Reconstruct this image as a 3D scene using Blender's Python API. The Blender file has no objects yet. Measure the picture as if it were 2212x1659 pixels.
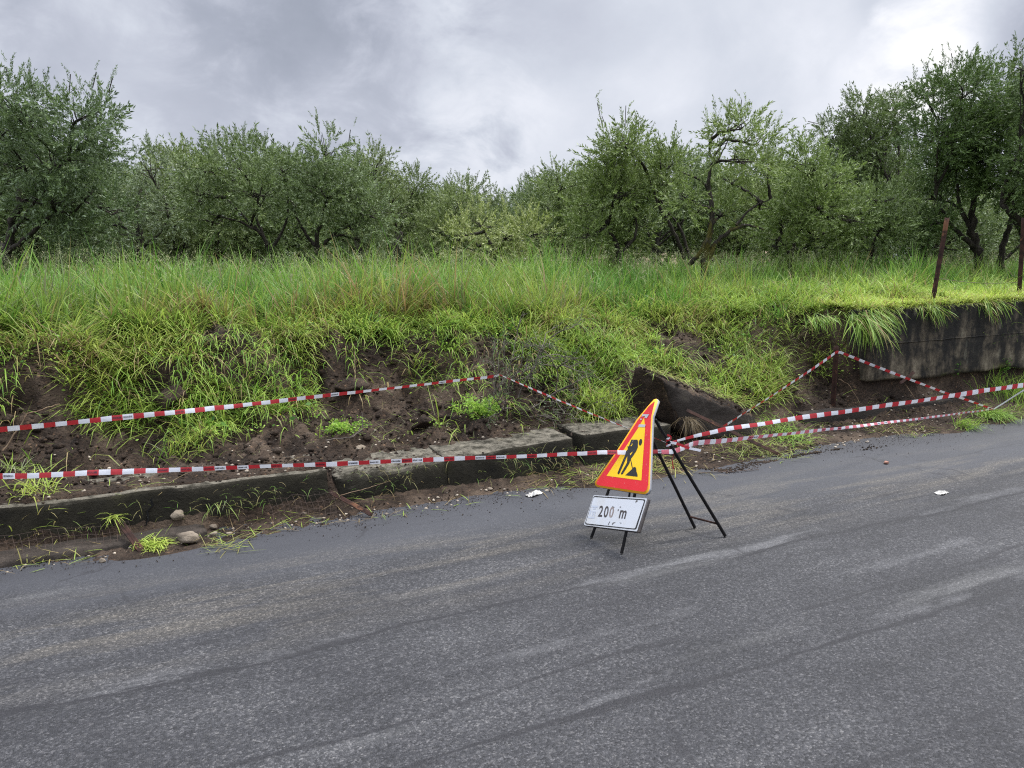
import bpy, bmesh, math, random
import numpy as np
from mathutils import Vector

# ------------------------------------------------------------------ camera, world, sun
# world axes: X runs along the road, Y from the road towards the olive grove, Z up (metres)
PF, PW, PH = 1671.0, 2212, 1659            # focal length and frame in survey pixels
YAW = math.atan2(.448, .894); PIT = math.atan(270 / 1671.)
EYE = np.array([0, 0, 1.6])
sc = bpy.context.scene
cam = bpy.data.objects.new('camera', bpy.data.cameras.new('camera'))
sc.collection.objects.link(cam); sc.camera = cam
cam.location = EYE; cam.rotation_euler = (math.pi / 2 - PIT, 0, -YAW)
cam.data.sensor_width = 36; cam.data.lens = 36 * PF / PW; cam.data.clip_end = 3000; cam.data.clip_start = .05

SUN_EL, SUN_AZ = math.radians(57), math.radians(80)      # azimuth clockwise from +Y
w = bpy.data.worlds.new('World'); sc.world = w; w.use_nodes = True
wn, wl = w.node_tree.nodes, w.node_tree.links; wn.clear()
def N(nt, t, **kw):
    n = nt.nodes.new(t)
    for k, v in kw.items():
        if k.startswith('i_'): n.inputs[k[2:].replace('_', ' ')].default_value = v
        else: setattr(n, k, v)
    return n
def build_world():
    nt = w.node_tree
    L = nt.links.new
    out = N(nt, 'ShaderNodeOutputWorld'); bg = N(nt, 'ShaderNodeBackground'); L(bg.outputs[0], out.inputs[0])
    tc = N(nt, 'ShaderNodeTexCoord')
    sep = N(nt, 'ShaderNodeSeparateXYZ'); L(tc.outputs['Generated'], sep.inputs[0])
    def math_(op, a, b=None, c=None, clamp=False):
        m = N(nt, 'ShaderNodeMath', operation=op); m.use_clamp = clamp
        for i, x in enumerate((a, b, c)):
            if x is None: continue
            if isinstance(x, (int, float)): m.inputs[i].default_value = x
            else: L(x, m.inputs[i])
        return m.outputs[0]
    zc = math_('MAXIMUM', sep.outputs[2], 0.0)
    den = math_('ADD', zc, 0.55)
    px = math_('DIVIDE', sep.outputs[0], den); py = math_('DIVIDE', sep.outputs[1], den)
    cmb = N(nt, 'ShaderNodeCombineXYZ'); L(px, cmb.inputs[0]); L(py, cmb.inputs[1])
    n1 = N(nt, 'ShaderNodeTexNoise', i_Scale=2.6, i_Detail=8, i_Roughness=.55, i_Distortion=.25); L(cmb.outputs[0], n1.inputs['Vector'])
    n2 = N(nt, 'ShaderNodeTexNoise', i_Scale=6.5, i_Detail=7, i_Roughness=.6, i_Distortion=.35); L(cmb.outputs[0], n2.inputs['Vector'])
    v = math_('ADD', math_('ADD', .13, math_('MULTIPLY', n1.outputs[0], .46)), math_('MULTIPLY', n2.outputs[0], .24))
    # cloud masses that stand in fixed directions of the sky
    def lobe(px_, py_, rad, amp):
        nonlocal v
        d = ray(px_, py_); d = d / np.linalg.norm(d)
        vd = N(nt, 'ShaderNodeVectorMath', operation='DISTANCE'); L(tc.outputs['Generated'], vd.inputs[0]); vd.inputs[1].default_value = d
        # break the lobe's outline with the noise
        dd = math_('ADD', vd.outputs['Value'], math_('MULTIPLY', math_('SUBTRACT', n2.outputs[0], .5), rad * 2.2))
        t = math_('SUBTRACT', 1.0, math_('DIVIDE', dd, rad), clamp=True)
        t = math_('MULTIPLY', math_('MULTIPLY', t, t), math_('SUBTRACT', 3.0, math_('MULTIPLY', t, 2.0)))
        v = math_('ADD', v, math_('MULTIPLY', t, amp))
    lobe(420, 120, .36, -.125); lobe(720, 190, .26, -.125); lobe(300, 190, .2, -.07); lobe(1160, 60, .16, -.09)
    lobe(980, 40, .10, .05); lobe(2040, 95, .10, .30); lobe(1900, 110, .16, .10); lobe(1620, 130, .26, .09)
    lobe(2230, 60, .09, -.22); lobe(620, 275, .12, .09); lobe(330, 255, .12, .12); lobe(900, 330, .3, .06); lobe(1420, 300, .3, -.03); lobe(1050, 350, .2, .07); lobe(1880, 10, .1, -.12)
    lobe(60, 60, .2, .05); lobe(930, 190, .22, -.07); lobe(1300, 380, .25, .05)
    ramp = N(nt, 'ShaderNodeValToRGB'); L(v, ramp.inputs[0]); cr = ramp.color_ramp
    cr.elements[0].position = .12; cr.elements[0].color = (.25, .275, .335, 1)
    cr.elements[1].position = .78; cr.elements[1].color = (.84, .84, .84, 1)
    for p, c in ((.24, (.325, .35, .42, 1)), (.38, (.425, .45, .525, 1)), (.50, (.52, .55, .62, 1)), (.62, (.66, .68, .74, 1))):
        e = cr.elements.new(p); e.color = c
    sky = N(nt, 'ShaderNodeTexSky', sky_type='NISHITA'); sky.sun_disc = False
    sky.sun_elevation = SUN_EL; sky.sun_rotation = SUN_AZ
    sm = N(nt, 'ShaderNodeVectorMath', operation='SCALE'); L(sky.outputs[0], sm.inputs[0]); sm.inputs['Scale'].default_value = .05
    mix = N(nt, 'ShaderNodeMix', data_type='RGBA'); mix.inputs[0].default_value = .97
    L(sm.outputs[0], mix.inputs[6]); L(ramp.outputs[0], mix.inputs[7])
    # overcast luminance rises towards the zenith; extra boost added above the frame to light the scene
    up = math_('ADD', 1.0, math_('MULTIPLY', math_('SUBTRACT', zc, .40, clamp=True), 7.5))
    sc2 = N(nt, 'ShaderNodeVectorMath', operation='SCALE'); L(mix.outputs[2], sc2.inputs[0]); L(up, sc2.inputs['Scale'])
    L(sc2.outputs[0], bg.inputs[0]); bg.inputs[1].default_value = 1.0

# survey: a ray through a picture point, and where it meets the ground plane / a plane along the road / a depth
_f = np.array([math.sin(YAW) * math.cos(PIT), math.cos(YAW) * math.cos(PIT), -math.sin(PIT)])
_r = np.array([math.cos(YAW), -math.sin(YAW), 0]); _u = np.cross(_r, _f)
def ray(x, y): return _f + _r * (x - PW / 2) / PF - _u * (y - 829.5) / PF
def G(x, y, z=0.): d = ray(x, y); return EYE + d * ((z - 1.6) / d[2])
def V(x, y, v): d = ray(x, y); return EYE + d * (v / d[1])
_fh = np.array([math.sin(YAW), math.cos(YAW), 0])
def D(x, y, dist): d = ray(x, y); return EYE + d * (dist / (d @ _fh))
def proj(P):
    d = P - EYE; z = d @ _f
    z = np.where(z < .05, 1e9, z)
    return PW / 2 + PF * (d @ _r) / z, 829.5 - PF * (d @ _u) / z
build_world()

sun = bpy.data.objects.new('sun', bpy.data.lights.new('sun', 'SUN')); sc.collection.objects.link(sun)
sun.data.energy = 3.0; sun.data.angle = math.radians(12); sun.data.color = (1, .96, .9)
sd = Vector((math.sin(SUN_AZ) * math.cos(SUN_EL), math.cos(SUN_AZ) * math.cos(SUN_EL), math.sin(SUN_EL)))
sun.rotation_euler = sd.to_track_quat('Z', 'Y').to_euler()
sc.view_settings.view_transform = 'Standard'; sc.view_settings.look = 'None'
sc.view_settings.exposure = 0.4; sc.view_settings.gamma = 1; sc.view_settings.use_curve_mapping = False
sc.render.engine = 'CYCLES'; sc.cycles.max_bounces = 6; sc.cycles.diffuse_bounces = 3; sc.cycles.transmission_bounces = 3
sc.cycles.use_denoising = False; sc.cycles.pixel_filter_type = 'BLACKMAN_HARRIS'; sc.cycles.filter_width = 1.15

rng = np.random.default_rng(11); random.seed(5)
COL = sc.collection

# ------------------------------------------------------------------ helpers
def tag(o, label=None, cat=None, group=None, kind=None):
    if label: o['label'] = label
    if cat: o['category'] = cat
    if group: o['group'] = group
    if kind: o['kind'] = kind
    return o
def empty(name, loc=(0, 0, 0)):
    o = bpy.data.objects.new(name, None); COL.objects.link(o); o.location = loc; o.empty_display_size = .2
    return o
def mesh_obj(name, verts, faces, mat, parent=None, smooth=False, colors=None, fmat=None):
    """verts (n,3); faces: list of lists, or an (m,k) int array; parent: verts are given in world space"""
    me = bpy.data.meshes.new(name)
    verts = np.asarray(verts, dtype=np.float32)
    p_ = parent
    while p_ is not None: verts = verts - np.array(p_.location, dtype=np.float32); p_ = p_.parent
    if isinstance(faces, np.ndarray):
        faces = [faces]
    if isinstance(faces, list) and faces and isinstance(faces[0], np.ndarray) and faces[0].ndim == 2:
        lt = np.concatenate([np.full(len(f), f.shape[1], dtype=np.int32) for f in faces])
        lv = np.concatenate([f.ravel() for f in faces]).astype(np.int32)
    else:
        lt = np.array([len(f) for f in faces], dtype=np.int32); lv = np.array([i for f in faces for i in f], dtype=np.int32)
    me.vertices.add(len(verts)); me.vertices.foreach_set('co', verts.ravel())
    me.loops.add(len(lv)); me.loops.foreach_set('vertex_index', lv)
    me.polygons.add(len(lt)); ls = np.concatenate([[0], np.cumsum(lt)[:-1]]).astype(np.int32)
    me.polygons.foreach_set('loop_start', ls); me.polygons.foreach_set('loop_total', lt)
    for m in (mat if isinstance(mat, (list, tuple)) else [mat]): me.materials.append(m)
    if fmat is not None: me.polygons.foreach_set('material_index', np.asarray(fmat, dtype=np.int32))
    if smooth: me.polygons.foreach_set('use_smooth', np.ones(len(lt), dtype=bool))
    if colors is not None:
        ca = me.color_attributes.new('col', 'FLOAT_COLOR', 'POINT')
        c4 = np.ones((len(verts), 4), dtype=np.float32); c4[:, :3] = colors
        ca.data.foreach_set('color', c4.ravel())
    me.update(calc_edges=True); me.validate()
    o = bpy.data.objects.new(name, me); COL.objects.link(o)
    if parent is not None: o.parent = parent
    return o
def h01(ix, iy, s):
    n = (ix * 374761393 + iy * 668265263 + s * 1442695041) & 0xffffffff
    n = ((n ^ (n >> 13)) * 1274126177) & 0xffffffff
    return ((n ^ (n >> 16)) & 0xffff) / 65535.
def vn(x, y, s=0):
    x = np.asarray(x, float); y = np.asarray(y, float)
    ix = np.floor(x).astype(np.int64); iy = np.floor(y).astype(np.int64); fx = x - ix; fy = y - iy
    fx = fx * fx * (3 - 2 * fx); fy = fy * fy * (3 - 2 * fy)
    return (h01(ix, iy, s) * (1 - fx) + h01(ix + 1, iy, s) * fx) * (1 - fy) + (h01(ix, iy + 1, s) * (1 - fx) + h01(ix + 1, iy + 1, s) * fx) * fy
def fbm(x, y, o=4, s=0, r=.5):
    t = 0; a = 1; n = 0
    for i in range(o): t = t + a * vn(x * 2 ** i, y * 2 ** i, s + i * 7); n += a; a *= r
    return t / n
def n3(P, sc_, s=0):
    return (vn(P[:, 0] * sc_, P[:, 1] * sc_ + P[:, 2] * sc_ * .73, s) + vn(P[:, 1] * sc_ + 31, P[:, 2] * sc_ - P[:, 0] * sc_ * .41, s + 3) - 1)
def smooth01(a, b, x): t = np.clip((x - a) / (b - a), 0, 1); return t * t * (3 - 2 * t)

class Buf:
    def __init__(s): s.v = []; s.f = {}; s.n = 0
    def add(s, v, *fs):
        v = np.asarray(v, float); s.v.append(v)
        for f in fs:
            f = np.asarray(f); s.f.setdefault(f.shape[1], []).append(f + s.n)
        s.n += len(v)
    def tube(s, pts, rad, k=6, cap=True, jit=0):
        pts = np.asarray(pts, float); m = len(pts); rad = np.broadcast_to(rad, (m,)).astype(float)
        t = np.gradient(pts, axis=0); t /= np.linalg.norm(t, axis=1)[:, None] + 1e-9
        ref = np.array([0, 0, 1.]) if abs(t[:, 2]).mean() < .8 else np.array([1., 0, 0])
        a = np.cross(t, ref); a /= np.linalg.norm(a, axis=1)[:, None] + 1e-9; b = np.cross(t, a)
        an = np.arange(k) * 2 * math.pi / k
        rr = rad[:, None] * (1 + jit * (rng.random((m, k)) - .5))
        ring = pts[:, None] + rr[..., None] * (a[:, None] * np.cos(an)[None, :, None] + b[:, None] * np.sin(an)[None, :, None])
        i = np.arange(m - 1)[:, None] * k; j = np.arange(k)[None]
        q = np.stack([i + j, i + (j + 1) % k, i + k + (j + 1) % k, i + k + j], -1).reshape(-1, 4)
        s.add(ring.reshape(-1, 3), q)
        if cap:
            for st in (0, (m - 1) * k):
                c = ring.reshape(-1, 3)[st:st + k].mean(0)
                base = s.n; s.v.append(c[None]); s.n += 1
                o = base - m * k if st == 0 else base - m * k
                if st: o = base - 1 - m * k
                idx = np.array([[o + st + jj, o + st + (jj + 1) % k, base] for jj in range(k)])
                s.f.setdefault(3, []).append(idx)
        return s
    def obj(s, name, mat, parent=None, smooth=False, colors=None):
        return mesh_obj(name, np.concatenate(s.v), [np.concatenate(x) for x in s.f.values()], mat, parent, smooth, colors)

# ------------------------------------------------------------------ materials
def mat(name, base=(.5, .5, .5), rough=.8, metallic=0, spec=.3):
    m = bpy.data.materials.new(name); m.use_nodes = True
    b = m.node_tree.nodes['Principled BSDF']
    b.inputs['Base Color'].default_value = (*base, 1); b.inputs['Roughness'].default_value = rough
    b.inputs['Metallic'].default_value = metallic; b.inputs['Specular IOR Level'].default_value = spec
    return m, m.node_tree, b
def ramp_(nt, src, stops):
    r = N(nt, 'ShaderNodeValToRGB'); nt.links.new(src, r.inputs[0]); cr = r.color_ramp
    cr.elements[0].position, cr.elements[0].color = stops[0][0], (*stops[0][1], 1)
    cr.elements[1].position, cr.elements[1].color = stops[-1][0], (*stops[-1][1], 1)
    for p, c in stops[1:-1]: e = cr.elements.new(p); e.color = (*c, 1)
    return r.outputs[0]
def noise_(nt, vec, scale, detail=4, rough=.55, dist=0):
    n = N(nt, 'ShaderNodeTexNoise', i_Scale=scale, i_Detail=detail, i_Roughness=rough, i_Distortion=dist)
    if vec is not None: nt.links.new(vec, n.inputs['Vector'])
    return n.outputs[0]
def mixc(nt, f, a, b, mode='MIX'):
    m = N(nt, 'ShaderNodeMix', data_type='RGBA', blend_type=mode)
    for s_, x in ((0, f), (6, a), (7, b)):
        if isinstance(x, (int, float)): m.inputs[s_].default_value = x
        elif isinstance(x, tuple): m.inputs[s_].default_value = (*x, 1)
        else: nt.links.new(x, m.inputs[s_])
    return m.outputs[2]
def M(nt, op, a, b=None, c=None, clamp=False):
    m = N(nt, 'ShaderNodeMath', operation=op); m.use_clamp = clamp
    for i, x in enumerate((a, b, c)):
        if x is None: continue
        if isinstance(x, (int, float)): m.inputs[i].default_value = x
        else: nt.links.new(x, m.inputs[i])
    return m.outputs[0]
def bump_(nt, b, h, strength=.5, dist=.01):
    bp = N(nt, 'ShaderNodeBump', i_Strength=strength, i_Distance=dist); nt.links.new(h, bp.inputs['Height'])
    nt.links.new(bp.outputs[0], b.inputs['Normal'])
def simple(name, c1, c2, scale=8, rough=.85, bstr=.4, bdist=.01, metallic=0, spec=.3, lo=.35, hi=.65, extra=None):
    m, nt, b = mat(name, c1, rough, metallic, spec)
    tc = N(nt, 'ShaderNodeTexCoord').outputs['Object']
    n = noise_(nt, tc, scale, 6, .6)
    c = ramp_(nt, n, [(lo, c1), (hi, c2)])
    if extra: c = mixc(nt, ramp_(nt, noise_(nt, tc, extra[0], 5), [(extra[1], (0, 0, 0)), (extra[1] + .08, (1, 1, 1))]), c, extra[2])
    nt.links.new(c, b.inputs['Base Color'])
    if bstr: bump_(nt, b, noise_(nt, tc, scale * 4, 5, .7), bstr, bdist)
    return m
def foliage_mat(name, trans=.35, rough=.5, spec=.35):
    m, nt, b = mat(name, (.1, .2, .05), rough, 0, spec)
    at = N(nt, 'ShaderNodeAttribute', attribute_name='col')
    nt.links.new(at.outputs['Color'], b.inputs['Base Color'])
    tr = N(nt, 'ShaderNodeBsdfTranslucent'); nt.links.new(at.outputs['Color'], tr.inputs[0])
    ms = N(nt, 'ShaderNodeMixShader'); ms.inputs[0].default_value = trans
    nt.links.new(b.outputs[0], ms.inputs[1]); nt.links.new(tr.outputs[0], ms.inputs[2])
    nt.links.new(ms.outputs[0], nt.nodes['Material Output'].inputs[0])
    return m

def asphalt():
    m, nt, b = mat('asphalt', (.1, .1, .1), .72, 0, .35)
    L = nt.links.new
    tc = N(nt, 'ShaderNodeTexCoord').outputs['Object']
    sp = N(nt, 'ShaderNodeSeparateXYZ'); L(tc, sp.inputs[0]); X, Y = sp.outputs[0], sp.outputs[1]
    mp = N(nt, 'ShaderNodeMapping'); mp.inputs['Scale'].default_value = (.35, 2.6, 1); L(tc, mp.inputs[0])
    streak = noise_(nt, mp.outputs[0], 1.3, 7, .6, .4)
    patch = noise_(nt, tc, 1.1, 5, .55)
    vor = N(nt, 'ShaderNodeTexVoronoi', i_Scale=150.0); L(tc, vor.inputs['Vector'])
    vor2 = N(nt, 'ShaderNodeTexVoronoi', i_Scale=80.0); L(tc, vor2.inputs['Vector'])
    rnd = N(nt, 'ShaderNodeSeparateColor'); L(vor.outputs['Color'], rnd.inputs[0])
    rnd2 = N(nt, 'ShaderNodeSeparateColor'); L(vor2.outputs['Color'], rnd2.inputs[0])
    base = ramp_(nt, M(nt, 'ADD', M(nt, 'MULTIPLY', streak, .6), M(nt, 'MULTIPLY', patch, .4)), [(.36, (.024, .024, .027)), (.46, (.036, .036, .040)), (.54, (.045, .045, .049)), (.66, (.070, .070, .074))])
    # chippings: each stone its own grey
    st = ramp_(nt, rnd.outputs[0], [(0., (.40, .40, .40)), (.45, (.76, .76, .77)), (.82, (1.08, 1.07, 1.05)), (1., (2.1, 2.05, 1.95))])
    st2 = ramp_(nt, rnd2.outputs[1], [(0., (.6, .6, .6)), (.7, (.95, .95, .95)), (1., (1.9, 1.85, 1.7))])
    # fresher, smoother and bluer surface near the bank
    edge = M(nt, 'ADD', Y, M(nt, 'MULTIPLY', M(nt, 'SUBTRACT', noise_(nt, mp.outputs[0], .9, 4, .5), .5), 1.3))
    fresh = ramp_(nt, M(nt, 'ADD', edge, M(nt, 'MULTIPLY', M(nt, 'MINIMUM', X, 6.0), .09)), [(0, (0, 0, 0)), (1, (1, 1, 1))])
    fr = N(nt, 'ShaderNodeMapRange'); fr.interpolation_type = 'SMOOTHSTEP'
    L(M(nt, 'ADD', edge, M(nt, 'MULTIPLY', M(nt, 'MINIMUM', X, 6.0), .09)), fr.inputs[0]); fr.inputs[1].default_value = 3.75; fr.inputs[2].default_value = 4.5
    fz = fr.outputs[0]
    c = mixc(nt, 1., base, st, 'MULTIPLY')
    c = mixc(nt, .5, c, mixc(nt, 1., c, st2, 'MULTIPLY'))
    gr = noise_(nt, tc, 420, 2, .7); c = mixc(nt, 1., c, ramp_(nt, gr, [(.3, (.62, .62, .62)), (.7, (1.3, 1.3, 1.3))]), 'MULTIPLY')
    fine = noise_(nt, tc, 170, 3, .7)
    fc = mixc(nt, 1., mixc(nt, patch, (.034, .035, .041), (.050, .052, .059)), ramp_(nt, fine, [(.25, (.5, .5, .5)), (.75, (1.5, 1.5, 1.5))]), 'MULTIPLY')
    c = mixc(nt, M(nt, 'MULTIPLY', fz, .8), c, fc)
    wet = N(nt, 'ShaderNodeMapRange'); wet.interpolation_type = 'SMOOTHSTEP'; L(edge, wet.inputs[0]); wet.inputs[1].default_value = 4.15; wet.inputs[2].default_value = 4.55
    c = mixc(nt, M(nt, 'MULTIPLY', wet.outputs[0], .6), c, (.026, .026, .030))
    # brown silt washed over the lane
    silt = M(nt, 'MULTIPLY', ramp_(nt, noise_(nt, mp.outputs[0], 1.9, 6, .6, .3), [(.46, (0, 0, 0)), (.62, (1, 1, 1))]), .6)
    sm = N(nt, 'ShaderNodeMapRange'); sm.interpolation_type = 'SMOOTHSTEP'
    L(M(nt, 'ABSOLUTE', M(nt, 'SUBTRACT', Y, 3.65)), sm.inputs[0]); sm.inputs[1].default_value = .65; sm.inputs[2].default_value = .1
    c = mixc(nt, M(nt, 'MULTIPLY', silt, sm.outputs[0]), c, mixc(nt, 1., st, (.105, .094, .078), 'MULTIPLY'))
    # joints and worn cracks running along the road
    wob = M(nt, 'MULTIPLY', M(nt, 'SUBTRACT', noise_(nt, mp.outputs[0], 2.2, 7, .62), .5), .28)
    def line(y0, half, soft, off=0):
        mr = N(nt, 'ShaderNodeMapRange'); mr.interpolation_type = 'SMOOTHSTEP'
        L(M(nt, 'ABSOLUTE', M(nt, 'SUBTRACT', M(nt, 'ADD', Y, M(nt, 'MULTIPLY', wob, 1.)), y0 + off)), mr.inputs[0])
        mr.inputs[1].default_value = half + soft; mr.inputs[2].default_value = half
        return mr.outputs[0]
    def gate(scale, lo, hi, seed=0):
        mp2 = N(nt, 'ShaderNodeMapping'); mp2.inputs['Location'].default_value = (seed, seed * 3.1, 0); mp2.inputs['Scale'].default_value = (1, 3, 1); L(tc, mp2.inputs[0])
        return ramp_(nt, noise_(nt, mp2.outputs[0], scale, 5, .6), [(lo, (0, 0, 0)), (hi, (1, 1, 1))])
    pale = (.118, .117, .120); dark = (.018, .0175, .020)
    for y0, off, h, s, g, col, amt in ((3.06, .050, .018, .04, gate(1.2, .46, .62, 2), pale, .6), (3.06, -.005, .007, .012, gate(2.5, .22, .36, 5), dark, .95), (3.06, -.03, .015, .05, gate(1.6, .4, .6, 6), dark, .4),
                                       (2.17, .05, .03, .06, gate(1.1, .52, .64, 9), pale, .6), (2.17, -.045, .007, .014, gate(1.5, .28, .44, 12), dark, .9),
                                       (2.42, 0, .004, .02, gate(1.4, .42, .54, 4), dark, .8), (1.52, 0, .005, .025, gate(1.2, .42, .55, 55), dark, .8), (3.3, 0, .003, .014, gate(1.2, .44, .56, 61), dark, .75), (2.62, .0, .02, .04, gate(1.1, .5, .62, 71), pale, .4), (3.42, .0, .003, .018, gate(1.1, .5, .6, 14), dark, .75),
                                       (2.85, 0, .002, .02, gate(1.3, .5, .6, 21), dark, .65), (1.75, 0, .006, .03, gate(1., .5, .62, 24), dark, .6), (3.9, 0, .002, .02, gate(1.5, .48, .6, 31), dark, .6)):
        msk = M(nt, 'MULTIPLY', M(nt, 'MULTIPLY', line(y0, h, s, off), g), amt)
        cc = mixc(nt, 1., (tuple(x for x in col)), mixc(nt, .5, (1., 1., 1.), st), 'MULTIPLY')
        c = mixc(nt, msk, c, cc)
    for (px_, py_, ru, rv, amt) in ((2110, 1255, .95, .075, .9), (1620, 1385, .45, .05, .5), (800, 1600, .28, .035, .45), (80, 1288, .22, .07, .5), (1480, 1225, .7, .05, .6), (1560, 1190, .6, .04, .5), (960, 1270, .5, .07, .35)):
        g_ = G(px_, py_); nn_ = noise_(nt, mp.outputs[0], 3.1, 7, .65)
        dx = M(nt, 'DIVIDE', M(nt, 'SUBTRACT', X, float(g_[0])), ru); dy = M(nt, 'DIVIDE', M(nt, 'SUBTRACT', Y, float(g_[1])), rv)
        rr_ = M(nt, 'SQRT', M(nt, 'ADD', M(nt, 'MULTIPLY', dx, dx), M(nt, 'MULTIPLY', dy, dy)))
        e_ = M(nt, 'SUBTRACT', 1.0, M(nt, 'ADD', rr_, M(nt, 'MULTIPLY', M(nt, 'SUBTRACT', nn_, .5), 3.2)), clamp=True)
        c = mixc(nt, M(nt, 'MULTIPLY', e_, amt * .62), c, mixc(nt, 1., (.118, .117, .116), mixc(nt, .6, (1., 1., 1.), st), 'MULTIPLY'))
    # irregular hairline cracks and damp patches
    vc = N(nt, 'ShaderNodeTexVoronoi', feature='DISTANCE_TO_EDGE', i_Scale=.55)
    wv = N(nt, 'ShaderNodeVectorMath', operation='ADD'); nz = N(nt, 'ShaderNodeTexNoise', i_Scale=2.2, i_Detail=6); L(tc, nz.inputs['Vector'])
    sv = N(nt, 'ShaderNodeVectorMath', operation='SCALE'); L(nz.outputs['Color'], sv.inputs[0]); sv.inputs['Scale'].default_value = .8
    L(tc, wv.inputs[0]); L(sv.outputs[0], wv.inputs[1]); L(wv.outputs[0], vc.inputs['Vector'])
    crk = ramp_(nt, vc.outputs['Distance'], [(0.003, (1, 1, 1)), (.010, (0, 0, 0))])
    c = mixc(nt, M(nt, 'MULTIPLY', M(nt, 'MULTIPLY', crk, gate(.8, .5, .58, 40)), .7), c, dark)
    L(c, b.inputs['Base Color'])
    L(M(nt, 'ADD', .55, M(nt, 'MULTIPLY', streak, .3)), b.inputs['Roughness'])
    hgt = M(nt, 'ADD', M(nt, 'MULTIPLY', M(nt, 'SUBTRACT', 1.0, vor.outputs['Distance']), M(nt, 'SUBTRACT', 1.0, M(nt, 'MULTIPLY', fz, .6))), M(nt, 'MULTIPLY', noise_(nt, tc, 300, 2), .5))
    hgt = M(nt, 'SUBTRACT', hgt, M(nt, 'MULTIPLY', line(3.06, .007, .03, -.005), 1.5))
    bump_(nt, b, hgt, .85, .005)
    return m
MAT = {}
MAT['asphalt'] = asphalt()
def soil(name, c0, c1, c2, light):
    m, nt, b = mat(name, c0, .93, 0, .2)
    tc = N(nt, 'ShaderNodeTexCoord').outputs['Object']
    c = ramp_(nt, noise_(nt, tc, 3.2, 8, .68), [(.33, c0), (.5, c1), (.68, c2)])
    v = N(nt, 'ShaderNodeTexVoronoi', i_Scale=70.); nt.links.new(tc, v.inputs['Vector'])
    sc_ = N(nt, 'ShaderNodeSeparateColor'); nt.links.new(v.outputs['Color'], sc_.inputs[0])
    c = mixc(nt, 1., c, ramp_(nt, sc_.outputs[0], [(0, (.55, .55, .55)), (.6, (1, 1, 1)), (.97, (1.25, 1.2, 1.15)), (1., (3., 2.7, 2.3))]), 'MULTIPLY')
    c = mixc(nt, ramp_(nt, noise_(nt, tc, 1.6, 6, .6), [(.50, (0, 0, 0)), (.66, (.7, .7, .7))]), c, light)
    nt.links.new(c, b.inputs['Base Color'])
    hh = M(nt, 'ADD', noise_(nt, tc, 22, 8, .72), M(nt, 'MULTIPLY', M(nt, 'SUBTRACT', 1., v.outputs['Distance']), .25))
    bump_(nt, b, hh, .9, .03)
    return m
MAT['soil'] = soil('soil', (.017, .0115, .008), (.038, .026, .018), (.074, .052, .036), (.120, .088, .062))
MAT['clod'] = soil('clod', (.018, .012, .009), (.038, .026, .018), (.068, .049, .034), (.080, .062, .048))
def concrete(name, dark, mid, pale, pz=.8):
    m, nt, b = mat(name, mid, .92, 0, .2)
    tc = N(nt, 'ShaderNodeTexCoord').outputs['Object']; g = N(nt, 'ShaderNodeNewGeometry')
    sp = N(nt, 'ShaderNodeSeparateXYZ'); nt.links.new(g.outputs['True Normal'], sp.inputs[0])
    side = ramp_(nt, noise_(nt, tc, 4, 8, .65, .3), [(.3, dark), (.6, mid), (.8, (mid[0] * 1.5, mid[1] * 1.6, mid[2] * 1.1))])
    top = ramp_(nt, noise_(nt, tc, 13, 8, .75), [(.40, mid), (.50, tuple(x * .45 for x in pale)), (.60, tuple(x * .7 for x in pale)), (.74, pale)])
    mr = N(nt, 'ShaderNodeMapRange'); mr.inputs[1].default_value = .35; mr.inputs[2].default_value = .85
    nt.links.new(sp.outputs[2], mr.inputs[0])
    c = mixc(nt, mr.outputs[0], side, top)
    nt.links.new(c, b.inputs['Base Color'])
    bump_(nt, b, noise_(nt, tc, 34, 9, .75), .9, .022)
    return m
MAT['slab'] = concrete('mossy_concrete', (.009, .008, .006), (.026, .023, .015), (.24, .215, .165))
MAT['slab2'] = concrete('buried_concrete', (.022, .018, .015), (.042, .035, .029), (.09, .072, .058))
def wall_mat():
    m, nt, b = mat('stained_wall', (.05, .05, .05), .9, 0, .2)
    L = nt.links.new
    tc = N(nt, 'ShaderNodeTexCoord').outputs['Object']
    mp = N(nt, 'ShaderNodeMapping'); mp.inputs['Scale'].default_value = (2.6, 2.6, .75); L(tc, mp.inputs[0])
    sp = N(nt, 'ShaderNodeSeparateXYZ'); L(tc, sp.inputs[0])
    st = M(nt, 'ADD', M(nt, 'MULTIPLY', noise_(nt, mp.outputs[0], 1.7, 8, .68), .6), M(nt, 'MULTIPLY', noise_(nt, tc, 6.5, 8, .72), .4))
    low = M(nt, 'MULTIPLY', M(nt, 'SUBTRACT', 1.15, sp.outputs[2]), .13)
    c = ramp_(nt, M(nt, 'ADD', st, low), [(.40, (.009, .009, .009)), (.53, (.022, .020, .017)), (.60, (.075, .062, .044)), (.70, (.20, .17, .12))])
    lich = N(nt, 'ShaderNodeTexVoronoi', i_Scale=9.); wv = N(nt, 'ShaderNodeMapping'); wv.inputs['Scale'].default_value = (1.3, 1, .6); L(tc, wv.inputs[0]); L(wv.outputs[0], lich.inputs['Vector'])
    lm = M(nt, 'MULTIPLY', ramp_(nt, lich.outputs['Distance'], [(.22, (1, 1, 1)), (.36, (0, 0, 0))]), ramp_(nt, noise_(nt, tc, 2.3, 5), [(.5, (0, 0, 0)), (.62, (1, 1, 1))]))
    c = mixc(nt, M(nt, 'MULTIPLY', lm, .5), c, (.20, .19, .14))
    c = mixc(nt, M(nt, 'MULTIPLY', ramp_(nt, noise_(nt, tc, 1.5, 5, .6), [(.60, (0, 0, 0)), (.68, (1, 1, 1))]), .7), c, (.055, .06, .012))
    L(c, b.inputs['Base Color']); bump_(nt, b, noise_(nt, tc, 28, 8, .7), .7, .015)
    return m
MAT['wall'] = wall_mat()
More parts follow.
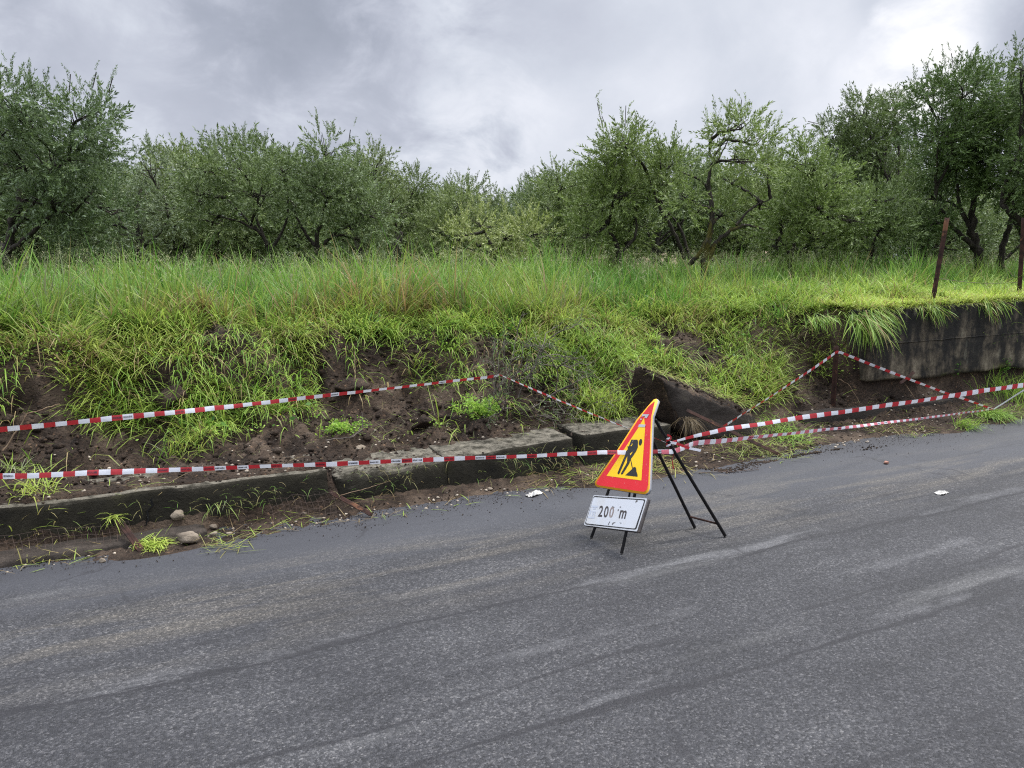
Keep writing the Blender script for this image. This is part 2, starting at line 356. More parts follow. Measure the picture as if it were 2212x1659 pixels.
MAT['rock'] = simple('pale_rock', (.10, .078, .058), (.29, .24, .18), 9, .9, .8, .02, lo=.3, hi=.7)
MAT['pebble'] = simple('pebble', (.16, .13, .10), (.42, .36, .28), 25, .85, .3, .004)
MAT['redstone'] = simple('reddish_stone', (.22, .10, .07), (.42, .24, .18), 30, .9, .5, .005)
MAT['rust'] = simple('rusty_iron', (.020, .011, .009), (.060, .028, .020), 18, .85, .5, .003, metallic=.2, extra=(7, .6, (.16, .075, .04)))
MAT['blackbar'] = simple('black_painted_bar', (.010, .010, .012), (.028, .026, .026), 14, .55, .25, .002, extra=(9, .66, (.09, .04, .02)))
MAT['grass'] = foliage_mat('grass_blade', .42, .5, .3)
MAT['leaf'] = foliage_mat('olive_leaf', .27, .5, .3)
def bark():
    m, nt, b = mat('olive_bark', (.03, .025, .02), .92, 0, .2)
    tc = N(nt, 'ShaderNodeTexCoord').outputs['Object']
    mp = N(nt, 'ShaderNodeMapping'); mp.inputs['Scale'].default_value = (9, 9, 2.2); nt.links.new(tc, mp.inputs[0])
    c = ramp_(nt, noise_(nt, mp.outputs[0], 2, 7, .65), [(.3, (.018, .015, .013)), (.55, (.055, .047, .038)), (.75, (.13, .115, .095))])
    nt.links.new(c, b.inputs['Base Color']); bump_(nt, b, noise_(nt, mp.outputs[0], 5, 7, .7), 1., .04)
    return m
MAT['bark'] = bark()
def bark_moss():
    m = MAT['bark'].copy(); m.name = 'lichened_bark'; nt = m.node_tree; b = nt.nodes['Principled BSDF']
    src = b.inputs['Base Color'].links[0].from_socket
    tc = N(nt, 'ShaderNodeTexCoord').outputs['Object']; sp = N(nt, 'ShaderNodeSeparateXYZ'); nt.links.new(tc, sp.inputs[0])
    k = M(nt, 'SUBTRACT', noise_(nt, tc, 6, 5, .6), M(nt, 'MULTIPLY', M(nt, 'ABSOLUTE', M(nt, 'SUBTRACT', sp.outputs[2], .55)), .28))
    c = mixc(nt, ramp_(nt, k, [(.40, (0, 0, 0)), (.50, (.85, .85, .85))]), src, (.11, .10, .02))
    nt.links.new(c, b.inputs['Base Color']); return m
MAT['bark2'] = bark_moss()
MAT['twig'] = simple('grey_twig', (.040, .032, .027), (.17, .145, .12), 12, .9, .2, .002)
MAT['root'] = simple('pale_root', (.12, .075, .045), (.26, .19, .12), 12, .9, .2, .002)
def tape_m(name, c):
    m, nt, b = mat(name, c, .38, 0, .5)
    tc = N(nt, 'ShaderNodeTexCoord').outputs['Object']
    cc = ramp_(nt, noise_(nt, tc, 14, 5, .6), [(.3, tuple(x * .8 for x in c)), (.7, c)])
    nt.links.new(cc, b.inputs['Base Color'])
    tr = N(nt, 'ShaderNodeBsdfTranslucent'); nt.links.new(cc, tr.inputs[0])
    ms = N(nt, 'ShaderNodeMixShader'); ms.inputs[0].default_value = .2
    nt.links.new(b.outputs[0], ms.inputs[1]); nt.links.new(tr.outputs[0], ms.inputs[2]); nt.links.new(ms.outputs[0], nt.nodes['Material Output'].inputs[0])
    bump_(nt, b, noise_(nt, tc, 25, 3), .3, .006)
    return m
MAT['tred'] = tape_m('tape_red', (.46, .028, .036)); MAT['twhite'] = tape_m('tape_white', (.74, .75, .80)); MAT['tink'] = mat('tape_ink', (.03, .025, .04), .5)[0]
MAT['tpink'] = tape_m('tape_faded_red', (.60, .15, .19))
def paint(name, c, dirt=.25, rough=.32, dcol=None, s=9):
    m, nt, b = mat(name, c, rough, 0, .5)
    tc = N(nt, 'ShaderNodeTexCoord').outputs['Object']
    n1 = noise_(nt, tc, s, 7, .68); k = ramp_(nt, n1, [(.50, (0, 0, 0)), (.72, (1, 1, 1))])
    cc = mixc(nt, M(nt, 'MULTIPLY', k, dirt), c, dcol or tuple(x * .4 for x in c))
    cc = mixc(nt, M(nt, 'MULTIPLY', ramp_(nt, noise_(nt, tc, 60, 4, .7), [(.62, (0, 0, 0)), (.70, (1, 1, 1))]), .35), cc, (.5, .42, .38))
    nt.links.new(cc, b.inputs['Base Color'])
    nt.links.new(M(nt, 'ADD', rough, M(nt, 'MULTIPLY', n1, .25)), b.inputs['Roughness'])
    return m
MAT['sign_red'] = paint('sign_red', (.66, .012, .022)); MAT['sign_yellow'] = paint('sign_yellow', (.88, .54, .005), .18); MAT['sign_border'] = paint('sign_border', (.90, .42, .02), .2)
MAT['sign_black'] = paint('sign_black', (.012, .011, .012), .2, .4); MAT['sign_grey'] = paint('sign_grey', (.30, .31, .33), .4, .5); MAT['sign_white'] = paint('sign_white', (.56, .575, .60), .4, .4, (.46, .42, .33), 7)
MAT['sticker'] = paint('sticker_grey', (.42, .42, .45), .3, .5); MAT['sticker2'] = paint('sticker_pale', (.47, .50, .56), .3, .5); MAT['frame_white'] = paint('plate_rim', (.52, .53, .54), .6, .45, (.16, .14, .12))
MAT['darkrim'] = simple('dark_rim', (.035, .035, .04), (.10, .085, .075), 12, .6, .2, .002)
MAT['faded'] = paint('faded_ink', (.22, .17, .15), .75, .6, (.5, .47, .42), 40); MAT['ink2'] = paint('worn_ink', (.045, .038, .036), .5, .5, (.24, .2, .17), 40)
MAT['paper'] = simple('dirty_paper', (.26, .25, .23), (.52, .51, .48), 12, .8, .4, .006)
MAT['wire'] = simple('rusty_wire', (.06, .045, .04), (.14, .10, .08), 20, .7, 0, 0, metallic=.5)
MAT['tan'] = simple('tan_earth', (.22, .16, .105), (.34, .26, .18), 2, .95, .5, .05)

# ------------------------------------------------------------------ terrain
VK = np.array([4.2, 4.45, 4.6, 4.78, 4.90, 4.96, 5.10, 5.15, 5.22, 5.30, 5.50, 5.70, 5.95, 6.12, 6.26, 6.45, 7.0, 8.0, 10., 20.])
ST = {
 -8.0: [-.05, -.03, -.01, -.002, .288, .298, .302, .304, .306, .29, .31, .35, .44, .56, .80, .95, 1.06, 1.12, 1.14, 1.15],
 1.08: [-.05, -.02, .002, .012, .272, .290, .296, .298, .300, .29, .31, .35, .44, .56, .80, .95, 1.06, 1.12, 1.14, 1.15],
 1.20: [-.05, -.02, .010, .022, .08, .15, .20, .21, .23, .27, .33, .38, .46, .56, .76, .93, 1.05, 1.12, 1.14, 1.15],
 1.90: [-.05, -.02, .012, .03, .08, .14, .20, .21, .24, .29, .35, .40, .46, .55, .74, .92, 1.05, 1.12, 1.14, 1.15],
 2.00: [-.05, -.02, .012, .03, .08, .16, .225, .235, .25, .29, .36, .40, .46, .55, .74, .92, 1.05, 1.12, 1.14, 1.15],
 3.70: [-.05, -.015, .02, .04, .09, .18, .24, .25, .27, .32, .39, .46, .60, .68, .80, .90, 1.02, 1.11, 1.14, 1.15],
 3.95: [-.05, -.015, .02, .06, .08, .12, .18, .24, .34, .44, .56, .64, .74, .78, .84, .90, 1.01, 1.11, 1.14, 1.15],
 4.80: [-.05, -.02, .012, .05, .08, .12, .20, .25, .32, .38, .50, .60, .70, .76, .82, .89, 1.00, 1.11, 1.14, 1.15],
 5.40: [-.05, -.02, .010, .03, .06, .10, .15, .20, .25, .30, .42, .58, .76, .84, .90, .95, 1.03, 1.11, 1.14, 1.15],
 5.90: [-.05, -.02, .010, .03, .05, .07, .18, .20, .22, .25, .36, .58, .86, .96, 1.01, 1.04, 1.08, 1.12, 1.14, 1.15],
 6.30: [-.05, -.02, .010, .03, .05, .07, .18, .21, .24, .28, .45, .85, 1.05, 1.08, 1.10, 1.10, 1.11, 1.13, 1.14, 1.15],
 6.48: [-.05, -.02, .010, .03, .05, .10, .22, .26, .85, 1.08, 1.10, 1.11, 1.11, 1.11, 1.12, 1.12, 1.12, 1.13, 1.14, 1.15],
 7.60: [-.05, -.02, .010, .04, .07, .11, .20, .24, .88, 1.11, 1.12, 1.13, 1.13, 1.13, 1.13, 1.13, 1.13, 1.14, 1.15, 1.15],
 9.00: [-.05, -.03, .002, .03, .06, .09, .14, .18, .92, 1.14, 1.15, 1.15, 1.15, 1.15, 1.15, 1.15, 1.15, 1.15, 1.15, 1.15],
 30.0: [-.05, -.03, .002, .03, .06, .09, .14, .18, .92, 1.16, 1.17, 1.17, 1.17, 1.17, 1.17, 1.17, 1.17, 1.16, 1.15, 1.15]}
SU = np.array(sorted(ST)); SZ = np.array([ST[k] for k in SU])
def height(u, v, detail=True):
    u = np.asarray(u, float); v = np.asarray(v, float)
    # the lip of the slip wanders in and out
    wl_ = smooth01(5.45, 6.0, v) * (1 - smooth01(6.9, 7.8, v)) * (1 - smooth01(5.6, 6.2, u))
    vv = v + wl_ * (.34 * (fbm(u * 1.05 + 3.3, v * 0 + 1.7, 3, 5) - .5) * 2 * .8 + .10 * (fbm(u * 4.1, v * .6, 2, 9) - .5) * 2)
    we = (1 - smooth01(4.62, 4.76, v))
    vv = vv + we * .22 * (fbm(u * 1.3 + 9, v * 0, 3, 21) - .5) * 2
    vv = np.where(v < 4.80, np.minimum(vv, 4.78), vv)
    iu = np.clip(np.searchsorted(SU, u) - 1, 0, len(SU) - 2); tu = np.clip((u - SU[iu]) / (SU[iu + 1] - SU[iu]), 0, 1)
    iv = np.clip(np.searchsorted(VK, vv) - 1, 0, len(VK) - 2); tv = np.clip((vv - VK[iv]) / (VK[iv + 1] - VK[iv]), 0, 1)
    z = (SZ[iu, iv] * (1 - tv) + SZ[iu, iv + 1] * tv) * (1 - tu) + (SZ[iu + 1, iv] * (1 - tv) + SZ[iu + 1, iv + 1] * tv) * tu
    z = np.where(v < 4.2, -.05, z)
    if detail:
        bank = smooth01(4.9, 5.5, v) * (1 - smooth01(7.2, 8.5, v))
        q_ = fbm(u * 2.3, v * 2.3, 3, 33); z = z + bank * .16 * (q_ - .5); z = z + bank * .07 * (smooth01(.50, .54, fbm(u * 3.1 + 8, v * 2.6, 3, 37)) - .5)
        soilz = smooth01(4.45, 4.65, v) * (1 - smooth01(6.6, 7.5, v))
        amp = .020 + .045 * smooth01(5.0, 5.5, v)
        z = z + soilz * amp * (np.abs(fbm(u * 9, v * 9, 4, 41) - .5) * 4 - .55) * 1.0
        z = z + soilz * .012 * (fbm(u * 40, v * 40, 2, 51) - .5) * 2
        z = z + smooth01(7, 9, v) * .12 * (fbm(u * .35, v * .35, 3, 61) - .5)
    return z

def grid_axis(lo, hi, step, outer, growth=1.25):
    a = list(np.arange(lo, hi, step)); s = step; x = a[-1]; 
    while x < outer: s *= growth; x += s; a.append(x)
    s = step; x = lo; pre = []
    while x > -outer: s *= growth; x -= s; pre.append(x)
    return np.array(pre[::-1] + a)
def ground():
    us = grid_axis(-2.6, 10.5, .024, 900, 1.12); vs = grid_axis(4.35, 7.6, .022, 900, 1.10)
    U, Vv = np.meshgrid(us, vs); Z = height(U.ravel(), Vv.ravel())
    far = smooth01(200, 700, np.hypot(U.ravel(), Vv.ravel())); Z = Z * (1 - far) + np.where(Vv.ravel() > 4, 1.15, -.05) * far
    P = np.stack([U.ravel(), Vv.ravel(), Z], 1); n = len(us); m = len(vs)
    i = np.arange(m - 1)[:, None] * n + np.arange(n - 1)[None]
    q = np.stack([i, i + 1, i + n + 1, i + n], -1).reshape(-1, 4)
    o = mesh_obj('ground', P, q, MAT['soil'], smooth=True)
    tag(o, 'dark churned earth of the slipped bank and the olive grove floor', 'ground', kind='structure')
ground()
def road():
    us = np.concatenate([[-600, -200, -60, -20], np.arange(-8, 16, .25), [20, 60, 200, 600]]); vs = np.arange(-3.2, 5.21, .2)
    U, Vv = np.meshgrid(us, vs)
    Z = .010 * (fbm(U.ravel() * .9, Vv.ravel() * .9, 3, 71) - .5)
    P = np.stack([U.ravel(), Vv.ravel(), Z], 1); n = len(us); m = len(vs)
    i = np.arange(m - 1)[:, None] * n + np.arange(n - 1)[None]
    q = np.stack([i, i + 1, i + n + 1, i + n], -1).reshape(-1, 4)
    o = mesh_obj('road', P, q, MAT['asphalt'], smooth=True); tag(o, 'worn grey asphalt road with cracks and pale streaks', 'road', kind='structure')
road()

# ------------------------------------------------------------------ concrete blocks and walls
def rough_box(c8, div=(24, 6, 6), amp=.012, chip=.03, seed=0, sc_=9):
    """c8: corners [b00,b10,b11,b01,t00,t10,t11,t01] (front-left, front-right, back-right, back-left)"""
    c = np.array(c8, float)
    bm = bmesh.new()
    nx, ny, nz = div
    def P(a, b, h):
        bo = (c[0] * (1 - a) + c[1] * a) * (1 - b) + (c[3] * (1 - a) + c[2] * a) * b
        to = (c[4] * (1 - a) + c[5] * a) * (1 - b) + (c[7] * (1 - a) + c[6] * a) * b
        return bo * (1 - h) + to * h
    idx = {}; V_ = []; PAR = []
    for i in range(nx + 1):
        for j in range(ny + 1):
            for k in range(nz + 1):
                if i in (0, nx) or j in (0, ny) or k in (0, nz):
                    idx[i, j, k] = len(V_); V_.append(P(i / nx, j / ny, k / nz)); PAR.append((i / nx, j / ny, k / nz))
    V_ = np.array(V_); PAR = np.array(PAR); cen = V_.mean(0)
    F = []
    for i in range(nx):
        for j in range(ny):
            F.append([idx[i, j, 0], idx[i, j + 1, 0], idx[i + 1, j + 1, 0], idx[i + 1, j, 0]]); F.append([idx[i, j, nz], idx[i + 1, j, nz], idx[i + 1, j + 1, nz], idx[i, j + 1, nz]])
    for i in range(nx):
        for k in range(nz):
            F.append([idx[i, 0, k], idx[i + 1, 0, k], idx[i + 1, 0, k + 1], idx[i, 0, k + 1]]); F.append([idx[i, ny, k], idx[i, ny, k + 1], idx[i + 1, ny, k + 1], idx[i + 1, ny, k]])
    for j in range(ny):
        for k in range(nz):
            F.append([idx[0, j, k], idx[0, j, k + 1], idx[0, j + 1, k + 1], idx[0, j + 1, k]]); F.append([idx[nx, j, k], idx[nx, j + 1, k], idx[nx, j + 1, k + 1], idx[nx, j, k + 1]])
    # chip the edges: pull vertices near two faces towards the inside
    e = np.sort(np.minimum(PAR, 1 - PAR) * np.array([np.linalg.norm(c[1] - c[0]), np.linalg.norm(c[3] - c[0]), np.linalg.norm(c[4] - c[0])]), axis=1)
    near = np.exp(-e[:, 1] / .03)
    inward = cen - V_; L_ = c[1] - c[0]; L_ /= np.linalg.norm(L_); inward -= (inward @ L_)[:, None] * L_; inward /= np.linalg.norm(inward, axis=1)[:, None] + 1e-9
    V_ = V_ + inward * (near * chip * np.clip(n3(V_ * 1.0, 7, seed) + .75, 0, 1.6))[:, None]
    V_ = V_ + np.stack([n3(V_, sc_, seed + 11), n3(V_, sc_, seed + 12), n3(V_, sc_, seed + 13)], 1) * amp + np.stack([n3(V_, 42, seed + 21), n3(V_, 42, seed + 22), n3(V_, 42, seed + 23)], 1) * amp * .35
    return V_, np.array(F)
def slab(label, u0, u1, v0, v1, z0, z1, seed, group='broken lengths of concrete footing along the road edge', m='slab', chip=.03, lean=.04, zr=None, div=None):
    zr = z1 if zr is None else zr
    c = [(u0, v0, z0), (u1, v0, z0), (u1, v1, z0), (u0, v1, z0), (u0, v0 + lean, z1), (u1, v0 + lean, zr), (u1, v1, zr + .01), (u0, v1, z1 + .01)]
    v, f = rough_box(c, div or (int((u1 - u0) * 40), 14, 14), .008, chip, seed)
    o = mesh_obj('concrete_block', v, f, MAT[m], smooth=False); tag(o, label, 'concrete block', group); return o
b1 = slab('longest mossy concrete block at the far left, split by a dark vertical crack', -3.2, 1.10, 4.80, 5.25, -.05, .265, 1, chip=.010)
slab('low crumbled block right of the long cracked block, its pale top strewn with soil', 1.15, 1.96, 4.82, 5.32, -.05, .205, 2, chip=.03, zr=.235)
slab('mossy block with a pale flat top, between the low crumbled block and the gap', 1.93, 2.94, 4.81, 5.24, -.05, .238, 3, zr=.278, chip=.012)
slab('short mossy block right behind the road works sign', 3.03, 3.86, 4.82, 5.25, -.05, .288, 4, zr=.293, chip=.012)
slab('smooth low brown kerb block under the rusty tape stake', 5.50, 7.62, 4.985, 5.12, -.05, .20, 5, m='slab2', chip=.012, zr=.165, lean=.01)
# crack in the long block: a thin dark slot, cut as a jagged sunken strip
slab('low dark ledge at the foot of the long block, lower left corner', -3.2, .34, 4.62, 4.84, -.08, .040, 6, chip=.03, m='slab2', lean=.02)
def crack():
    pts = [(332, 1064), (326, 1078), (330, 1090), (318, 1102), (320, 1118), (315, 1134)]
    P = np.array([V(x, y, 4.815 + .04 * (1134 - y) / 70) for x, y in pts]); wd = [.010, .006, .007, .005, .006, .003]
    v = []; 
    for p, w_ in zip(P, wd): v += [p - [w_, 0.012, 0], p + [w_, -0.012, 0], p + [0, .012, 0]]
    f = []
    for i in range(len(P) - 1): a = 3 * i; f += [[a, a + 1, a + 4, a + 3], [a + 1, a + 2, a + 5, a + 4], [a + 2, a, a + 3, a + 5]]
    bl = mat('crack_dark', (.004, .004, .004), 1)[0]
    o = mesh_obj('crack', np.array(v), f, bl, smooth=False); o.parent = b1
crack()
# the toppled chunk of wall
def toppled():
    c = [V(1480, 945, 4.90), V(1640, 965, 4.92), V(1655, 935, 5.4), V(1350, 875, 5.4), V(1436, 816, 4.95), V(1618, 893, 4.95), V(1632, 872, 5.38), V(1372, 790, 5.38)]
    v, f = rough_box(c, (44, 20, 18), .018, .03, 8, 7)
    a = np.cross(v[f[:, 2]] - v[f[:, 0]], v[f[:, 3]] - v[f[:, 1]]); a /= np.linalg.norm(a, axis=1)[:, None] + 1e-9
    fm = ((a[:, 2] > .45) | (a[:, 0] < -.62)).astype(int)
    o = mesh_obj('wall_fragment', v, f, [MAT['slab2'], MAT['soil']], fmat=fm); tag(o, 'big toppled chunk of wall tilted down to the right behind the sign', 'wall fragment')
toppled()
def retaining():
    root = empty('retaining_wall', (6.4, 5.1, 0)); tag(root, 'tall black stained concrete retaining wall with grass on top at the right', 'wall')
    u0, u1 = 6.42, 15.
    def zt(u): return 1.12 + (u - 6.42) * .016
    c = [(u0, 5.11, .40), (u1, 5.11, .38), (u1, 5.36, .38), (u0, 5.36, .40), (u0 - .03, 5.11, zt(u0)), (u1, 5.11, zt(u1)), (u1, 5.36, zt(u1)), (u0 - .03, 5.36, zt(u0))]
    v, f = rough_box(c, (160, 5, 22), .006, .018, 20, 8)
    v[:, 2] += (np.abs(v[:, 2] - .4) < .05) * .02 * n3(v, 3, 9)
    mesh_obj('wall_face', v, f, MAT['wall'], root)
    c = [(u0 + .2, 5.17, -.06), (u1, 5.17, -.06), (u1, 5.33, -.06), (u0 + .2, 5.33, -.06), (u0 + .2, 5.19, .385), (u1, 5.19, .365), (u1, 5.33, .365), (u0 + .2, 5.33, .385)]
    v, f = rough_box(c, (120, 4, 10), .016, .03, 22, 7)
    mesh_obj('footing', v, f, MAT['slab2'], root)
    # horizontal casting ridge
    b = Buf(); us = np.arange(u0 + .03, u1, .06); zz = .775 + (us - u0) * .008 + .006 * (fbm(us * 6, us * 0, 3, 3) - .5) * 2
    b.tube(np.stack([us, us * 0 + 5.112, zz], 1), .006 + .004 * fbm(us * 9, us * 0, 2, 5), 5)
    b.obj('casting_ridge', MAT['wall'], root)
retaining()

# ------------------------------------------------------------------ road works sign
TH, BE = -1.50, .49
sa = np.array([math.cos(TH), math.sin(TH), 0]); _n0 = np.array([-math.sin(TH), math.cos(TH), 0])
su_ = _n0 * math.sin(BE) + np.array([0, 0, 1]) * math.cos(BE); sn = np.cross(sa, su_)
if sn @ (EYE - np.array([2.3, 3.5, .5])) < 0: sn = -sn
SP0 = (G(1272, 1171) + G(1342, 1190)) / 2
def S(x, y, off=0): d = ray(x, y); t = ((SP0 - EYE) @ sn) / (d @ sn); return EYE + d * t + sn * off
ZA = lambda p: (1252.9 + p[0] * .1354, 846.8 + p[1] * .1354)
ZB = lambda p: (1252.9 + p[0] * .09375, 1045.5 + p[1] * .09375)
def poly_sheet(name, pts, off, m, parent, thick=.0):
    top = np.array([S(x, y, off) for x, y in pts]); n = len(top)
    if not thick: return mesh_obj(name, top, [list(range(n))], m, parent)
    bot = top - sn * thick
    f = [list(range(n)), list(range(2 * n - 1, n - 1, -1))] + [[i, i + n, (i + 1) % n + n, (i + 1) % n] for i in range(n)]
    ms = m if isinstance(m, list) else [m]
    return mesh_obj(name, np.concatenate([top, bot]), f, ms, parent, fmat=[0] + [len(ms) - 1] * (n + 1))
def rounded(pts, r=.5, k=4):
    out = []; n = len(pts); pts = [np.array(p, float) for p in pts]
    for i in range(n):
        a, b, c = pts[i - 1], pts[i], pts[(i + 1) % n]
        la = min(np.linalg.norm(a - b) * .45, r); lc = min(np.linalg.norm(c - b) * .45, r)
        p0 = b + (a - b) / np.linalg.norm(a - b) * la; p1 = b + (c - b) / np.linalg.norm(c - b) * lc
        for t in np.linspace(0, 1, k + 1): out.append(tuple((1 - t) ** 2 * p0 + 2 * t * (1 - t) * b + t * t * p1))
    return out
def sign():
    root = empty('road_works_sign', (float(SP0[0]), float(SP0[1]), 0)); tag(root, 'yellow and red triangular road works sign leaning back on a black folding stand', 'road sign')
    outer = [(1255, 128), (1283, 160), (1196, 420), (1182, 700), (1165, 1150), (1152, 1560), (1128, 1618), (1075, 1652), (980, 1640), (310, 1532), (272, 1500), (283, 1440), (620, 960), (942, 458), (1130, 232), (1215, 140)]
    red = [(1232, 172), (1222, 205), (1172, 430), (1163, 700), (1145, 1150), (1127, 1500), (1108, 1572), (1062, 1612), (980, 1602), (330, 1506), (300, 1480), (312, 1440), (642, 965), (957, 475), (1137, 247), (1215, 180)]
    inner = [(1064, 430), (1080, 600), (1052, 1000), (1022, 1432), (465, 1357), (960, 610)]
    pl = poly_sheet('warning_panel', [ZA(p) for p in outer], .020, [MAT['sign_border'], MAT['sign_grey']], root, .016)
    poly_sheet('red_border', [ZA(p) for p in red], .0212, MAT['sign_red'], pl)
    poly_sheet('yellow_field', [ZA(p) for p in inner], .0224, MAT['sign_yellow'], pl)
    # pictogram of a digging worker
    bd = [(862, 782), (955, 783), (968, 800), (966, 905), (935, 975), (885, 1050), (850, 1095), (832, 1160), (728, 1328), (706, 1340), (695, 1322), (793, 1150), (800, 1040), (782, 1075), (672, 1325), (650, 1336), (640, 1315), (765, 1020), (778, 970), (806, 935), (800, 885), (822, 890)]
    hd = [(1008 + 26 * math.cos(t) - 8 * math.sin(t), 824 + 52 * math.sin(t)) for t in np.linspace(0, 2 * math.pi, 21)[:-1]]
    sh = [(842, 1085), (855, 1085), (888, 1240), (874, 1240)]
    pile = [(765, 1350), (880, 1245), (895, 1222), (925, 1216), (940, 1240), (945, 1290), (962, 1340), (962, 1374)]
    vs, fs = [], []
    for P in (bd, hd, sh, pile):
        fs.append(list(range(len(vs), len(vs) + len(P)))); vs += [S(*ZA(p), .0236) for p in P]
    mesh_obj('worker_symbol', np.array(vs), fs, MAT['sign_black'], pl)
    vs, fs = [], []
    for P in ([(892, 838), (848, 888), (872, 884)], [(890, 972), (842, 1010), (852, 1034)]):
        fs.append(list(range(len(vs), len(vs) + len(P)))); vs += [S(*ZA(p), .0248) for p in P]
    [mesh_obj('symbol_gap', np.array(vs)[g], [list(range(len(g)))], MAT['sign_yellow'], pl) for g in fs]
    vs, fs = [], []
    for P in ([(1040, 377), (1147, 380), (1108, 442), (1068, 430), (1085, 405), (1025, 418)], [(985, 538), (1092, 545), (1080, 586), (972, 580)], [(1006, 450), (1024, 442), (1030, 470), (1004, 470)]):
        fs.append(list(range(len(vs), len(vs) + len(P)))); vs += [S(*ZA(p), .0242) for p in P]
    [mesh_obj('torn_sticker', np.array(vs)[g], [list(range(len(g)))], MAT['sticker'], pl) for g in fs]
    # distance plate
    po = rounded([ZB(p) for p in [(345, 266), (1612, 350), (1372, 1132), (108, 972)]], 2.5)
    pf = rounded([ZB(p) for p in [(345, 268), (1585, 345), (1345, 1108), (118, 962)]], 3)
    pb = rounded([ZB(p) for p in [(352, 290), (1545, 372), (1330, 1068), (145, 942)]], 4)
    pw = rounded([ZB(p) for p in [(352, 318), (1520, 398), (1305, 1046), (168, 922)]], 4)
    dp = poly_sheet('distance_plate', po, .010, [MAT['darkrim'], MAT['darkrim']], root, .018)
    poly_sheet('plate_rim', pf, .0112, MAT['frame_white'], dp)
    poly_sheet('black_outline', pb, .0124, MAT['sign_black'], dp); poly_sheet('white_field', pw, .0136, MAT['sign_white'], dp)
    def glyph(ch, q, m, nm):
        cu = bpy.data.curves.new('g', 'FONT'); cu.body = ch; cu.resolution_u = 4; cu.offset = .018
        to = bpy.data.objects.new('g', cu); COL.objects.link(to); bpy.context.view_layer.update()
        me = to.evaluated_get(bpy.context.evaluated_depsgraph_get()).to_mesh()
        co = np.array([v.co[:2] for v in me.vertices]); fc = [list(p.vertices) for p in me.polygons]
        lo, hi = co.min(0), co.max(0); st = (co - lo) / (hi - lo)
        BL, BR, TR, TL = [np.array(ZB(p)) for p in q]
        vs = [S(*((BL * (1 - a) + BR * a) * (1 - b) + (TL * (1 - a) + TR * a) * b), .0148) for a, b in st]
        to.to_mesh_clear(); bpy.data.objects.remove(to); bpy.data.curves.remove(cu)
        mesh_obj(nm, np.array(vs), fc, m, dp)
    glyph('2', [(447, 768), (545, 776), (592, 520), (498, 514)], MAT['ink2'], 'numeral')
    glyph('0', [(572, 784), (668, 790), (718, 530), (622, 522)], MAT['ink2'], 'numeral')
    glyph('0', [(696, 790), (792, 798), (840, 545), (745, 538)], MAT['faded'], 'numeral')
    glyph('m', [(928, 806), (1080, 822), (1128, 632), (975, 616)], MAT['ink2'], 'letter')
    vs, fs = [], []
    for P in ([(915, 600), (935, 600), (928, 640), (908, 636)], [(955, 540), (985, 540), (980, 560), (955, 556)], [(1345, 388), (1378, 408), (1350, 425), (1318, 450), (1320, 425)],
              [(725, 880), (735, 884), (690, 965), (680, 960)], [(800, 905), (858, 900), (855, 912), (825, 918), (785, 955), (775, 950)], [(950, 908), (1000, 912), (995, 925), (960, 918)], [(790, 532), (838, 548), (830, 560), (780, 545)]):
        fs.append(list(range(len(vs), len(vs) + len(P)))); vs += [S(*ZB(p), .0152) for p in P]
    [mesh_obj('ink_remnant', np.array(vs)[g], [list(range(len(g)))], MAT['ink2'], dp) for g in fs]
    vs, fs = [], []
    for P in ([(308, 510), (458, 518), (448, 560), (298, 552)], [(225, 765), (378, 775), (368, 812), (215, 802)], [(345, 560), (405, 566), (398, 600), (338, 596)], [(262, 640), (290, 600), (300, 602), (285, 700), (258, 740), (250, 738)],
              [(310, 640), (400, 648), (396, 672), (306, 662)], [(330, 672), (352, 674), (338, 752), (316, 750)], [(375, 676), (396, 678), (380, 756), (360, 754)]):
        fs.append(list(range(len(vs), len(vs) + len(P)))); vs += [S(*ZB(p), .0146) for p in P]
    mesh_obj('faded_sticker', np.array(vs), fs, MAT['sticker2'], dp)
    # stand: front legs of flat bar, rear prop hinged behind the panel
    def bar(name, P, Q, wd=.0085, m='blackbar', k=6, n=2):
        b = Buf(); b.tube(np.linspace(P, Q, n), wd, k); return b.obj(name, MAT[m], root)
    def down(P, Q):            # run P->Q on until it stands on the road
        t = (0.004 - P[2]) / (Q[2] - P[2]); return P + (Q - P) * t
    a1, a2 = S(1395, 880, -.006), S(1289, 1137, -.022)
    bar('front_leg', S(1355, 940, -.012), down(S(1355, 940, -.012), S(1272, 1171, -.006)))
    bar('front_leg', S(1399, 930, -.012), down(S(1399, 930, -.012), S(1342, 1190, -.006)))
    bar('cross_strut', S(1361, 1052, -.004), S(1357, 1075, -.006), .006)
    H1, H2 = S(1380, 902, -.03), S(1408, 903, -.03); F1, F2 = G(1501, 1140, .004), G(1567, 1158, .004)
    bar('rear_leg', H1, F1, .0095); bar('rear_leg', H2, F2, .0095)
    bar('rear_stretcher', H1 + (F1 - H1) * .895, H2 + (F2 - H2) * .895, .006, 'rust')
    bar('hinge_pin', H1 - (H2 - H1) * .1, H2 + (H2 - H1) * .1, .007)
    return root, H1, H2, F1, F2
_, H1, H2, F1, F2 = sign()

